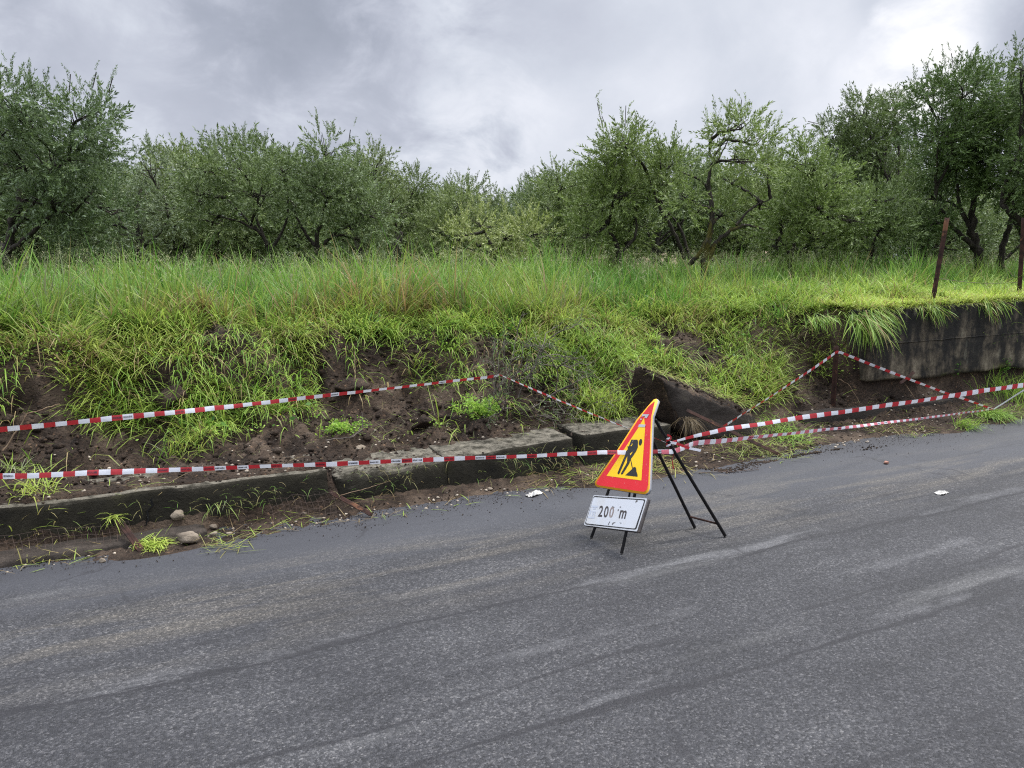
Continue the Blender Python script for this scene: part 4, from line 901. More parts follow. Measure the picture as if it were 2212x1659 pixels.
def hanging_grass():
    gb = GrassBuf()
    # find scarp tops: steep ground below, drape long blades down over them
    n = 75000; u = rng.uniform(-2.5, 6.6, n); v = rng.uniform(5.5, 7.2, n); z = height(u, v); zb = height(u, v - .16)
    P = np.stack([u, v, z], 1); b_, x, y = bare(P); st = (z - zb)
    clump = fbm(u * 4.2, v * .8, 2, 131)
    k = frustum_ok(P) & (u < 5.6) & (st > .105) & (rng.random(n) < .32 * np.clip((clump - .48) * 6, .03, 1))
    P = P[k]; n = len(P); az = DW + rng.normal(0, .5, n)
    t = rng.random(n); c = cmix(GREEN, LIME * 1.05, t); sw = (rng.random(n) < .16)[:, None]; c = np.where(sw, STRAW[None] * .95, c)
    gb.add(*blades(P, az, rng.uniform(.5, 1.2, n), rng.uniform(1.2, 2.2, n), rng.uniform(.14, .34, n), .0045 + .004 * rng.random(n), c * .7, c))
    # over the wall's edge
    n = 7000; u = rng.uniform(6.4, 13, n); cl = fbm(u * 3.1, u * 0, 3, 133)
    v = rng.uniform(5.10, 5.42, n); P = np.stack([u, v, np.maximum(height(u, v, False), 1.10 + (u - 6.4) * .016) + .005], 1)
    k = rng.random(n) < .35 + .8 * cl; P = P[k]; cl = cl[k]; n = len(P); c = cmix(LIME, YEL, rng.random(n)); c = np.where((rng.random(n) < .15)[:, None], STRAW[None], c)
    gb.add(*blades(P, DW + rng.normal(0, .9, n), rng.uniform(.2, 1.3, n), rng.uniform(.6, 1.9, n), rng.uniform(.05, .17, n) * (.4 + 1.0 * cl), .004 + .004 * rng.random(n), c * .7, c))
    # big tuft hanging at the wall's broken end, and smaller ones
    for (uc, vc, zc, nn, sp, l0, l1) in ((6.36, 5.13, 1.07, 120, .035, .25, .52), (6.26, 5.16, 1.06, 90, .05, .12, .36), (6.48, 5.12, 1.10, 60, .05, .10, .30), (6.05, 5.35, 1.04, 120, .12, .08, .2), (7.35, 5.12, 1.13, 70, .10, .12, .30), (8.3, 5.12, 1.15, 70, .12, .12, .30), (9.0, 5.12, 1.16, 50, .1, .1, .25), (6.55, 5.12, 1.12, 90, .08, .15, .35)):
        P = np.stack([rng.normal(uc, sp, nn), rng.normal(vc, .015, nn), zc + rng.normal(0, .025, nn)], 1); c = cmix(GREEN * .8, LIME, rng.random(nn)); c = np.where((rng.random(nn) < .12)[:, None], STRAW[None], c)
        gb.add(*blades(P, DW + rng.normal(0, .8, nn), rng.uniform(1.6, 2.5, nn), rng.uniform(.3, 1.0, nn), rng.uniform(l0, l1, nn), .005 + .006 * rng.random(nn), c * .75, c))
    # a mat of pale cut grass covering the wall top
    n = 22000; u = rng.uniform(5.8, 13, n); v = rng.uniform(5.12, 5.75, n); zt = np.maximum(height(u, v), np.where(u > 6.4, 1.125 + (u - 6.4) * .016, 0)); P = np.stack([u, v, zt + rng.uniform(0, .035, n)], 1)
    k = (zt > .98) & frustum_ok(P); P = P[k]; n = len(P); c = cmix(LIME * 1.1, YEL * 1.1, rng.random(n)); c = np.where((rng.random(n) < .12)[:, None], STRAW[None], c)
    gb.add(*blades(P, rng.uniform(0, 6.28, n), rng.uniform(.5, 1.5, n), rng.uniform(.0, 1.2, n), rng.uniform(.05, .16, n), .005 + .005 * rng.random(n), c * .7, c))
    gb.obj('hanging_grass', 'long grass hanging down over the torn lip of the bank and the black wall', 'grass')
hanging_grass()
def tuft(label, P0, n, sp, l0, l1, cols, seed, name='grass_tuft', cat='grass tuft', group='loose grass tufts', lean=(.3, 1.4), bend=(.3, 1.6), wd=.005, az0=None, zoff=.01, flat=False):
    r = np.random.default_rng(seed); gb = GrassBuf()
    uv = np.array(P0)[:2] + r.normal(0, sp, (n, 2)); z = np.maximum(height(uv[:, 0], uv[:, 1]), 0) if len(P0) == 2 else np.full(n, P0[2])
    P = np.concatenate([uv, (z + zoff * (.3 + r.random(n)))[:, None]], 1); t = r.random(n); c = cmix(np.array(cols[0]), np.array(cols[1]), t)
    az = r.uniform(0, 6.28, n) if az0 is None else az0 + r.normal(0, .8, n)
    gb.add(*blades(P, az, r.uniform(*lean, n), r.uniform(*bend, n), r.uniform(l0, l1, n), wd * (.7 + .6 * r.random(n)), c * .75, c))
    o = gb.obj(name, label, cat, kind=None); o['group'] = group; return o
tuft('heap of freshly cut grass at the road edge beside the two largest rocks', G(335, 1180)[:2], 300, .042, .04, .12, (LIME * 1.1, YEL), 1, lean=(.8, 1.5))
tuft('sprawling tuft lying on the soil over the long block, far left', V(75, 1050, 5.0)[:2], 75, .07, .08, .24, (LIME, YEL), 2, wd=.006)
tuft('green tuft flopped over the mud above the lower left tape', V(400, 950, 5.55)[:2], 320, .09, .08, .2, (GREEN, YEL), 3, az0=DW)
tuft('dusty tuft in the soil at the left edge under the upper tape', V(20, 965, 5.4)[:2], 110, .10, .06, .16, (GREY, LIME), 4)
tuft('straw-coloured wisps lying along the asphalt right of the largest rocks', G(500, 1176)[:2], 55, .08, .06, .18, (STRAW * .7, LIME * .8), 5, lean=(1.2, 1.55), bend=(0, .3))
tuft('green tuft sprawled on the asphalt edge left of the fallen iron bar', G(2085, 925)[:2], 150, .06, .08, .24, (GREEN, LIME), 6, az0=DW)
tuft('large drooping tuft under the fallen iron bar at the far right', V(2135, 895, 4.72), 420, .10, .10, .28, (GREEN, LIME), 7, az0=DW, lean=(.6, 1.5), bend=(.6, 1.8))
tuft('weedy tuft growing from the foot of the black wall at the right edge', V(2185, 870, 5.0)[:2], 420, .20, .18, .42, (GREEN * .9, LIME), 8, lean=(0, .7))
tuft('pale grass litter on the asphalt behind the legs of the sign stand', G(1450, 1015)[:2], 130, .12, .06, .18, (STRAW, YEL), 9, lean=(1.1, 1.55), bend=(0, .4))
tuft('green strand bundle in the mud just right of the toppled wall chunk', V(1690, 935, 4.92)[:2], 500, .13, .07, .2, (GREEN, LIME * 1.1), 10, lean=(.6, 1.5))
tuft('matted grass lying at the road edge under the lower right tape', G(1620, 975)[:2], 380, .16, .07, .2, (BROWN * 1.2, LIME * .8), 11, lean=(.9, 1.5))
tuft('dry root-like bundle hanging off the toppled wall chunk', V(1487, 905, 4.86), 120, .025, .12, .26, (BROWN * .8, STRAW * .4), 12, az0=DW, lean=(1.4, 2.2), bend=(.6, 1.2), wd=.004, name='root_bundle', cat='roots')
tuft('faint wisps hanging on the face of the long mossy block', V(455, 1090, 4.80), 10, .05, .05, .12, (GREY, LIME), 13, az0=DW, lean=(1.6, 2.4), bend=(.3, .8))
tuft('yellowish tuft on the lower ledge at the left picture edge', V(75, 1165, 4.76)[:2], 110, .09, .05, .13, (YEL * .8, STRAW), 14)
tuft('drooping blades by the rusty bar of the long mossy block', V(243, 1120, 4.79), 22, .012, .06, .15, (LIME, YEL), 15, az0=DW, lean=(.6, 1.8), bend=(.6, 1.4))
def edge_litter():
    gb = GrassBuf(); n = 5200; u = rng.uniform(-1, 9.2, n); v = rng.uniform(4.50, 4.98, n); z = np.maximum(height(u, v), 0); P = np.stack([u, v, z + .008], 1)
    k = rng.random(n) < np.clip((fbm(u * 2.3, v * 3, 3, 141) - .38) * 3, 0, 1) * (.35 + .65 * (u > 2.5)); P = P[k]; n = len(P)
    c = cmix(STRAW * .9, BROWN, rng.random(n)); c = np.where((rng.random(n) < .38)[:, None], LIME[None] * .85, c)
    gb.add(*blades(P, rng.uniform(0, 6.28, n), rng.uniform(1.15, 1.6, n), rng.uniform(-.1, .5, n), rng.uniform(.05, .18, n), .003 + .003 * rng.random(n), c * .8, c))
    # straw and wisps over the bare soil
    n = 5200; u = rng.uniform(-1.5, 8.5, n); v = rng.uniform(5.0, 6.5, n); z = height(u, v); P = np.stack([u, v, z + .006], 1)
    k = (rng.random(n) < np.clip((fbm(u * 2, v * 2, 3, 143) - .42) * 4, .05, 1)); P = P[k]; n = len(P)
    c = cmix(STRAW * .8, GREY, rng.random(n)); c = np.where((rng.random(n) < .3)[:, None], LIME[None], c)
    gb.add(*blades(P, rng.uniform(0, 6.28, n), rng.uniform(.8, 1.6, n), rng.uniform(0, 1.2, n), rng.uniform(.05, .18, n), .003 + .002 * rng.random(n), c * .8, c))
    # thin blades hanging on the block faces
    n = 700; u = rng.uniform(-.8, 3.7, n); zz = rng.uniform(.05, .24, n); P = np.stack([u, np.full(n, 4.795), zz], 1); k = rng.random(n) < np.clip((fbm(u * 3.7, zz * 4, 2, 147) - .45) * 4, 0, 1); P = P[k]; n = len(P)
    c = cmix(GREEN * .9, STRAW * .8, rng.random(n)); gb.add(*blades(P, DW + rng.normal(0, .9, n), rng.uniform(.4, 1.6, n), rng.uniform(.8, 1.8, n), rng.uniform(.04, .14, n), np.full(n, .0035), c * .7, c))
    gb.obj('plant_litter', 'straw, roots and torn grass strewn over the soil and road edge', 'plant litter')
edge_litter()

# broad-leaved weeds: many small leaves near the ground, some yellow petals
def leafcloud(centres, normals_up, size, cols, r, aspect=.6):
    n = len(centres); d = r.normal(size=(n, 3)); d[:, 2] = np.abs(d[:, 2]) * .6; d /= np.linalg.norm(d, axis=1)[:, None]
    s = np.cross(d, r.normal(size=(n, 3))); s /= np.linalg.norm(s, axis=1)[:, None]; L_ = size[:, None]
    V_ = np.stack([centres, centres + d * L_ * .5 + s * L_ * aspect * .5, centres + d * L_, centres + d * L_ * .5 - s * L_ * aspect * .5], 1).reshape(-1, 3)
    q = np.arange(4 * n).reshape(-1, 4); return V_, q, np.repeat(cols, 4, axis=0)
def weeds():
    r = np.random.default_rng(77); VV = []; CC = []
    def add(n, us, vs, hmax, size, c0, c1, cond=None):
        u = r.uniform(*us, n); v = r.uniform(*vs, n); z = height(u, v); P = np.stack([u, v, z + hmax * r.random(n) ** 1.5], 1); b_, x, y = bare(P)
        k = (~b_) & frustum_ok(P) & (r.random(n) < np.clip((fbm(u * 3, v * 3, 2, 151) - .35) * 3, 0, 1)) & (z > .3); 
        if cond is not None: k &= cond(x, y)
        P = P[k]; n = len(P); a, q, c = leafcloud(P, None, size * (.6 + .8 * r.random(n)), cmix(c0, c1, r.random(n)), r); VV.append(a); CC.append(c)
    add(60000, (-2.5, 7), (5.2, 7.4), .10, .022, GREEN * 1.05, LIME * 1.1)
    add(26000, (3.2, 5.8), (5.05, 6.6), .07, .020, LIME * .9, YEL, lambda x, y: (x > 1230) & (x < 1750) & (y > 760))
    add(9000, (-2.5, 8), (5.4, 8), .14, .016, np.array([.55, .48, .01]), np.array([.62, .60, .03]), lambda x, y: r.random(len(x)) < .10)
    add(9000, (-2.5, 9), (5.4, 8), .16, .042, DEEP * 1.6, GREEN * .8, lambda x, y: fbm(x * .02, y * .03, 2, 157) > .52)
    V_ = np.concatenate(VV); o = mesh_obj('ground_weeds', V_, np.arange(len(V_)).reshape(-1, 4), MAT['grass'], colors=np.concatenate(CC)); tag(o, 'low leafy weeds with scattered yellow flowers among the bank grass', 'weeds', kind='stuff')
weeds()
def weed_plant(label, P0, n, rad, hh, c0, c1, seed, size=.02):
    r = np.random.default_rng(seed); b = Buf(); root = empty('weed_plant', tuple(P0)); VV = []; 
    for i in range(16):
        a = r.uniform(0, 6.28); tip = P0 + np.array([math.cos(a) * rad * r.uniform(.3, 1), math.sin(a) * rad * .8 * r.uniform(.3, 1), hh * r.uniform(.35, 1)]); mid = (P0 + tip) / 2 + [0, 0, hh * .2]
        t = np.linspace(0, 1, 6)[:, None]; pts = P0 * (1 - t) ** 2 + 2 * mid * t * (1 - t) + tip * t ** 2; b.tube(pts, .002, 3, False)
        k = n // 16; tt = r.random(k)[:, None]; VV.append(P0 * (1 - tt) ** 2 + 2 * mid * tt * (1 - tt) + tip * tt ** 2 + r.normal(0, .022, (k, 3)))
    b.obj('stem', MAT['twig'], root); C = np.concatenate(VV); a, q, c = leafcloud(C, None, size * (.6 + .8 * r.random(len(C))), cmix(c0, c1, r.random(len(C))), r)
    mesh_obj('foliage', a, q, MAT['grass'], root, colors=c); tag(root, label, 'weed', 'leafy weeds on the bare soil'); return root
def at(x, y, v):
    p = V(x, y, v); p[2] = float(height(p[0], p[1])); return p
weed_plant('bushy bright green weed at the foot of the bare shrub', at(1040, 905, 5.5), 2600, .28, .20, GREEN, LIME * 1.1, 5)
weed_plant('smaller leafy weed low in the soil left of the bare shrub', at(745, 918, 5.5), 1100, .20, .10, GREEN, LIME, 6)
weed_plant('dark weed on the footing of the black wall at the far right', at(2160, 845, 5.16) + [0, 0, .1], 500, .10, .16, DEEP * 1.3, GREEN, 8)
weed_plant('sparse dark weed at the wall foot, left of the one at the far right', at(2050, 868, 5.16) + [0, 0, .1], 300, .08, .12, DEEP * 1.3, GREEN, 9)

# ------------------------------------------------------------------ soil clods and pebbles
def lumps(name, label, cat, n, pos, size, m, seed, var=3):
    r = np.random.default_rng(seed); T = []
    for k in range(5):
        v, f = lump(seed * 10 + k, 1, 1, (1, .85, .65), .35, 3.); T.append((v, f))
    VV, FF, off = [], [], 0
    ids = r.integers(0, 5, len(pos))
    for k in range(5):
        P = pos[ids == k]; s = size[ids == k]; v, f = T[k]; a = r.uniform(0, 6.28, len(P)); ca, sa_ = np.cos(a)[:, None], np.sin(a)[:, None]
        X = v[None, :, 0] * ca - v[None, :, 1] * sa_; Y = v[None, :, 0] * sa_ + v[None, :, 1] * ca; Z = np.broadcast_to(v[None, :, 2], X.shape)
        W_ = np.stack([X, Y, Z], -1) * s[:, None, None] + P[:, None]; VV.append(W_.reshape(-1, 3)); nn = len(v)
        FF.append((f[None] + (np.arange(len(P)) * nn)[:, None, None]).reshape(-1, 3) + off); off += len(P) * nn
    o = mesh_obj(name, np.concatenate(VV), np.concatenate(FF), MAT[m]); tag(o, label, cat, kind='stuff'); return o
def clods():
    r = np.random.default_rng(6); n = 26000; u = r.uniform(-2.3, 9.3, n); v = r.uniform(4.58, 6.7, n); z = height(u, v); P = np.stack([u, v, z], 1); b_, x, y = bare(P)
    k = frustum_ok(P) & b_ & (r.random(n) < .2 + fbm(u * 2.4, v * 2.4, 3, 161)); k &= ~((v > 4.75) & (v < 4.86) & (u < 3.9)); P = P[k]; n = len(P); s = .006 + .020 * r.random(n) ** 3; s *= np.where(P[:, 1] < 4.95, .6, 1.); P[:, 2] += s * .15
    lumps('soil_clods', 'dark crumbly clods of earth scattered over the bare slip', 'soil', 0, P, s, 'clod', 2)
    # larger lumps
    n = 800; u = r.uniform(-2, 8, n); v = r.uniform(5.1, 6.4, n); z = height(u, v); P = np.stack([u, v, z], 1); b_, x, y = bare(P); P = P[b_ & frustum_ok(P)]; s = r.uniform(.03, .065, len(P))
    lumps('earth_lumps', 'fist sized lumps of brown earth lying on the slip', 'soil', 0, P, s, 'clod', 7)
    # mud trail on the asphalt right of the sign
    tr = [(1420, 1012), (1480, 1010), (1530, 1012), (1570, 1020), (1600, 1012), (1640, 1000), (1680, 996), (1720, 985), (1780, 975), (1830, 968), (1900, 966), (1880, 972), (1740, 982)]
    pts = []
    for i in range(1500):
        k = r.integers(0, 9) if i < 1300 else r.integers(0, len(tr) - 1); t = r.random(); a, b = tr[k], tr[k + 1]; q = G(a[0] * (1 - t) + b[0] * t, a[1] * (1 - t) + b[1] * t); 
        if fbm(np.array([q[0] * 6]), np.array([q[1] * 6]), 2, 165)[0] < .42: continue
        q = q + [r.normal(0, .03), r.normal(0, .035 if k < 5 else .012), 0]; pts.append(q)
    P = np.array(pts); P[:, 2] = .004; lumps('mud_trail', 'broken trail of dark mud crumbs washed onto the asphalt right of the sign', 'mud', 0, P, .004 + .013 * r.random(len(P)) ** 2, 'clod', 9)
    n = 5200; u = r.uniform(-1, 9, n); v = 4.66 - np.abs(r.normal(0, .13, n)) * (.3 + 1.6 * fbm(u * 1.7, u * 0, 3, 167)); P = np.stack([u, v, np.zeros(n) + .004], 1); lumps('grit', 'fine dark grit sprinkled on the asphalt along the slip', 'grit', 0, P, .002 + .005 * r.random(n) ** 2, 'clod', 12)
    # pebbles
    n = 5200; u = r.uniform(-1.5, 8.5, n); v = r.uniform(4.55, 6.0, n); k = r.random(n) < np.where(v < 5.5, 1, .25) * (.3 + .8 * fbm(u * 1.5, v * 1.5, 2, 171)); k &= ~((v > 4.74) & (v < 4.9) & (u < 3.9)); u, v = u[k], v[k]; P = np.stack([u, v, np.maximum(height(u, v), 0) + .002], 1); b_, _, _ = bare(P); P = P[b_]
    lumps('pebbles', 'pale pebbles scattered through the soil and along the blocks', 'gravel', 0, P, .003 + .019 * r.random(len(P)) ** 4, 'pebble', 14)
    # soil on top of the concrete blocks
    n = 5200; u = r.uniform(-1.2, 3.85, n); v = 4.86 + .36 * r.random(n) ** .7; zt = np.interp(u, [-3, 1.1, 1.16, 1.96, 1.97, 2.94, 3.0, 3.86], [.262, .262, .205, .235, .237, .275, .285, .29]); k = r.random(n) < np.where(u < 1.1, .8, .30 + .5 * (fbm(u * 3, v * 3, 2, 173) > .5)); k &= (v > 4.92) | (r.random(n) < .3)
    P = np.stack([u, v, zt], 1)[k]; lumps('crumbled_soil', 'crumbled soil spilled over the tops of the concrete blocks', 'soil', 0, P, .004 + .016 * r.random(len(P)) ** 3, 'clod', 16)
clods()
def chunk_soil():
    r = np.random.default_rng(88); a, b, c, d = V(1436, 816, 4.95), V(1618, 893, 4.95), V(1632, 872, 5.38), V(1372, 790, 5.38); s_, t_ = r.random(900)[:, None], r.random(900)[:, None] ** .8
    P = (a * (1 - s_) + b * s_) * (1 - t_) + (d * (1 - s_) + c * s_) * t_; lumps('crumbled_soil', 'crumbled soil lying on the toppled chunk of wall', 'soil', 0, P + [0, 0, .004], .006 + .022 * r.random(900) ** 3, 'clod', 18)
    gb = GrassBuf(); n = 420; s_, t_ = r.random(n)[:, None], (.25 + .8 * r.random(n))[:, None]; P = (a * (1 - s_) + b * s_) * (1 - t_) + (d * (1 - s_) + c * s_) * t_
    cc = cmix(STRAW * .7, LIME, r.random(n)); gb.add(*blades(P + [0, 0, .01], DW + r.normal(0, 1., n), r.uniform(.8, 1.5, n), r.uniform(.2, 1.5, n), r.uniform(.06, .2, n), np.full(n, .006), cc * .7, cc))
    gb.obj('chunk_grass', 'torn grass and roots trailing over the toppled chunk of wall', 'grass')
chunk_soil()
rock('brown boulder-like lump of earth on the low crumbled block', 915, 935, .085, 31, 'clod', 'earth_lump', 'earth lump', 'big lumps of earth', (1.3, 1, .75), vplane=5.42, sub=4)
rock('broken lump of pale mortar left of the brown earth lump', 770, 948, .06, 33, 'rock', 'mortar_lump', 'mortar lump', 'big lumps of earth', (1.5, 1, .5), vplane=5.35, sub=4)
rock('rounded brown lump half buried in the bank under hanging grass, centre left', 755, 810, .13, 35, 'clod', 'earth_lump', 'earth lump', 'big lumps of earth', (1.4, 1, .8), vplane=6.05, sub=4)
rock('brown lump showing through the grass left of the centre, in the upper bank', 365, 825, .12, 36, 'clod', 'earth_lump', 'earth lump', 'big lumps of earth', (1.3, 1, .9), vplane=6.05, sub=4)

# ------------------------------------------------------------------ bare shrub, roots, wire
def shrub():
    root = empty('bare_shrub', tuple(at(1120, 900, 5.6))); r = np.random.default_rng(21); b = Buf(); lc = []
    def grow(p, d, L_, rad, lev):
        n = 6; pts = [p]; dd = d.copy()
        for i in range(n): dd = dd + r.normal(0, .16, 3); dd /= np.linalg.norm(dd); p = p + dd * L_ / n; pts.append(p)
        b.tube(pts, np.linspace(rad, rad * .6, n + 1) * 1.15, 4 if rad < .004 else 5, False)
        if lev >= 2: lc.extend([pts[-1], pts[3]])
        if lev < 4:
            for _ in range(r.integers(2, 4)):
                k = r.integers(2, n + 1); nd = dd + r.normal(0, .55, 3); nd /= np.linalg.norm(nd); grow(pts[k], nd, L_ * r.uniform(.5, .8), rad * .62, lev + 1)
    for (x, y, v, dx, dz, L_) in ((1120, 860, 5.75, .1, 1, .42), (1135, 850, 5.8, .35, .9, .42), (1100, 870, 5.7, -.3, .9, .3), (1150, 900, 5.6, .9, .5, .42), (1110, 905, 5.55, -.8, .3, .3), (1160, 880, 5.6, .9, .1, .4), (1120, 910, 5.5, .4, -.1, .3), (1180, 860, 5.7, .9, .7, .38), (1080, 850, 5.7, -.4, .7, .36), (1060, 880, 5.6, .2, .8, .3), (1190, 890, 5.6, .3, .9, .34)):
        p = V(x, y, v); p[2] = max(p[2], float(height(p[0], p[1])) - .03); d = np.array([dx, -.35, dz]); grow(p, d / np.linalg.norm(d), L_, .0075, 0)
    b.obj('branch', MAT['twig'], root)
    C = np.array(lc); C = np.repeat(C, 2, 0) + r.normal(0, .012, (len(C) * 2, 3)); a, q, c = leafcloud(C, None, .016 * (.6 + .8 * r.random(len(C))), cmix(GREY * .8, DEEP * 1.4, r.random(len(C))), r, .4); mesh_obj('foliage', a, q, MAT['grass'], root, colors=c)
    tag(root, 'tangled bare shrub of dark twigs holding the peak of the upper tape', 'shrub')
    # two taller dark stems
shrub()
def stick(label, pts, rad, m='twig', name='branch', cat='branch', group='loose branches and roots', fork=0, seed=0):
    b = Buf(); r = np.random.default_rng(seed); P = np.array(pts, float); t = np.linspace(0, len(P) - 1, len(P) * 5); Q = np.stack([np.interp(t, range(len(P)), P[:, k]) for k in range(3)], 1) + r.normal(0, rad * .5, (len(t), 3))
    b.tube(Q, np.linspace(rad, rad * .45, len(Q)), 5)
    for i in range(fork):
        k = r.integers(len(Q) // 4, len(Q) - 1); d = Q[min(k + 1, len(Q) - 1)] - Q[k - 1]; d /= np.linalg.norm(d); d = d + r.normal(0, .5, 3); d /= np.linalg.norm(d); L_ = r.uniform(.06, .16)
        pts2 = [Q[k] + d * L_ * s + r.normal(0, .004, 3) for s in np.linspace(0, 1, 5)]; b.tube(pts2, np.linspace(rad * .5, rad * .2, 5), 4, False)
    o = b.obj(name, MAT[m]); tag(o, label, cat, group); return o
stick('upright dark twig with forks above the tape peak', [V(1100, 800, 6.0), V(1112, 750, 6.0), V(1118, 710, 6.0), V(1130, 672, 6.0)], .006, fork=9, seed=1)
stick('slender dark twig just left of the forked one', [V(1088, 790, 6.0), V(1090, 740, 6.0), V(1087, 690, 6.0)], .005, fork=4, seed=2)
stick('long dark twig slanting right out of the bare shrub', [V(1150, 850, 5.8), V(1200, 815, 5.9), V(1255, 785, 6.0)], .005, fork=8, seed=3)
stick('reddish root lying across the bare soil at the left edge', [at(0, 905, 5.75) + [0, 0, .05], V(60, 893, 5.75), V(130, 872, 5.85)], .006, 'root', 'root', 'root', seed=4)
stick('reddish root standing out of the scarp left of the brown lump', [V(765, 755, 6.1), V(768, 800, 6.05), V(762, 845, 6.0)], .004, 'root', 'root', 'root', seed=5)
stick('pale root winding down the soil right of the upright stake', [V(1812, 818, 5.25), V(1835, 832, 5.2), V(1845, 850, 5.15), V(1858, 872, 5.08)], .0045, 'root', 'root', 'root', seed=6)
stick('thin twig lying in the rubble above the rusty bar of the low block', [V(735, 1070, 4.74), V(790, 1055, 4.76), V(840, 1040, 4.79)], .003, 'root', seed=7)
stick('forked black twig standing on the soil at centre left', [V(705, 950, 5.3), V(760, 945, 5.3), V(785, 925, 5.35), V(780, 890, 5.4)], .005, fork=5, seed=8)
stick('barbed piece of dark wire lying on the asphalt below the mud trail', [G(1510, 1021, .012), G(1560, 1020, .01), G(1600, 1017, .012), G(1640, 1014, .01)], .004, 'wire', 'wire_piece', 'wire', seed=9, fork=4)
stick('green cut stalk lying across the kerb block under the right tapes', [V(1955, 830, 5.15), V(1985, 872, 5.02), V(2010, 897, 4.95), V(2045, 912, 4.9)], .004, 'root', 'stalk', 'stalk', seed=10)
stick('dry stalk slanting over the low grass left of the wall', [V(1640, 760, 6.6), V(1665, 722, 6.6), V(1690, 690, 6.6)], .004, seed=12, fork=5)
def wiremesh(label, u0, u1, z1, seed):
    r = np.random.default_rng(seed); b = Buf(); st = .035
    f = lambda u, h: np.array([u, 4.775 - .10 * (1 - h / z1) + .01 * math.sin(u * 17 + h * 20), max(.01, float(height(u, 4.76))) + h])
    for u in np.arange(u0, u1, st): b.tube([f(u + .01 * math.sin(h * 30), h) for h in np.linspace(0, z1, 6)], .0008, 3, False)
    for h in np.arange(0.01, z1, st): b.tube([f(u, h + .008 * math.sin(u * 9)) for u in np.arange(u0, u1, st)], .0008, 3, False)
    tag(b.obj('wire_mesh', MAT['wire']), label, 'wire mesh', 'torn wire netting at the foot of the blocks')
wiremesh('torn wire netting against the right end of the long block', .72, 1.16, .13, 1)
wiremesh('torn wire netting below the long block at the left edge', -.9, -.05, .12, 2)

# ------------------------------------------------------------------ olive trees
def spray_templates(k=7, n=30, L_=.27, l=.058, wv=.015):
    T = []
    for s in range(k):
        r = np.random.default_rng(300 + s); t = np.sort(r.uniform(.05, 1, n)); curve = np.stack([.10 * t ** 2 * r.choice([-1, 1]), .05 * t ** 2, t], 1) * L_
        az = np.arange(n) * math.pi * .93 + r.normal(0, .5, n); pol = r.uniform(.5, 1.15, n) * (1.05 - .45 * t)
        d = np.stack([np.sin(pol) * np.cos(az), np.sin(pol) * np.sin(az), np.cos(pol)], 1); sd_ = np.cross(d, r.normal(size=(n, 3))); sd_ /= np.linalg.norm(sd_, axis=1)[:, None]
        ll = (l * r.uniform(.65, 1.15, n))[:, None]; ww = wv * .5
        T.append(np.stack([curve, curve + d * ll * .45 + sd_ * ww, curve + d * ll, curve + d * ll * .45 - sd_ * ww], 1))
    return np.array(T)
TPL = spray_templates()
def bez(p, q, r, n=8, j=.06, up=.2):
    L_ = np.linalg.norm(q - p); m = (p + q) / 2 + r.normal(0, j * L_, 3) + np.array([0, 0, up * L_ * .3]); t = np.linspace(0, 1, n)[:, None]
    P = p * (1 - t) ** 2 + 2 * m * t * (1 - t) + q * t * t; P[1:-1] += r.normal(0, .012 * L_, (n - 2, 3)); return P
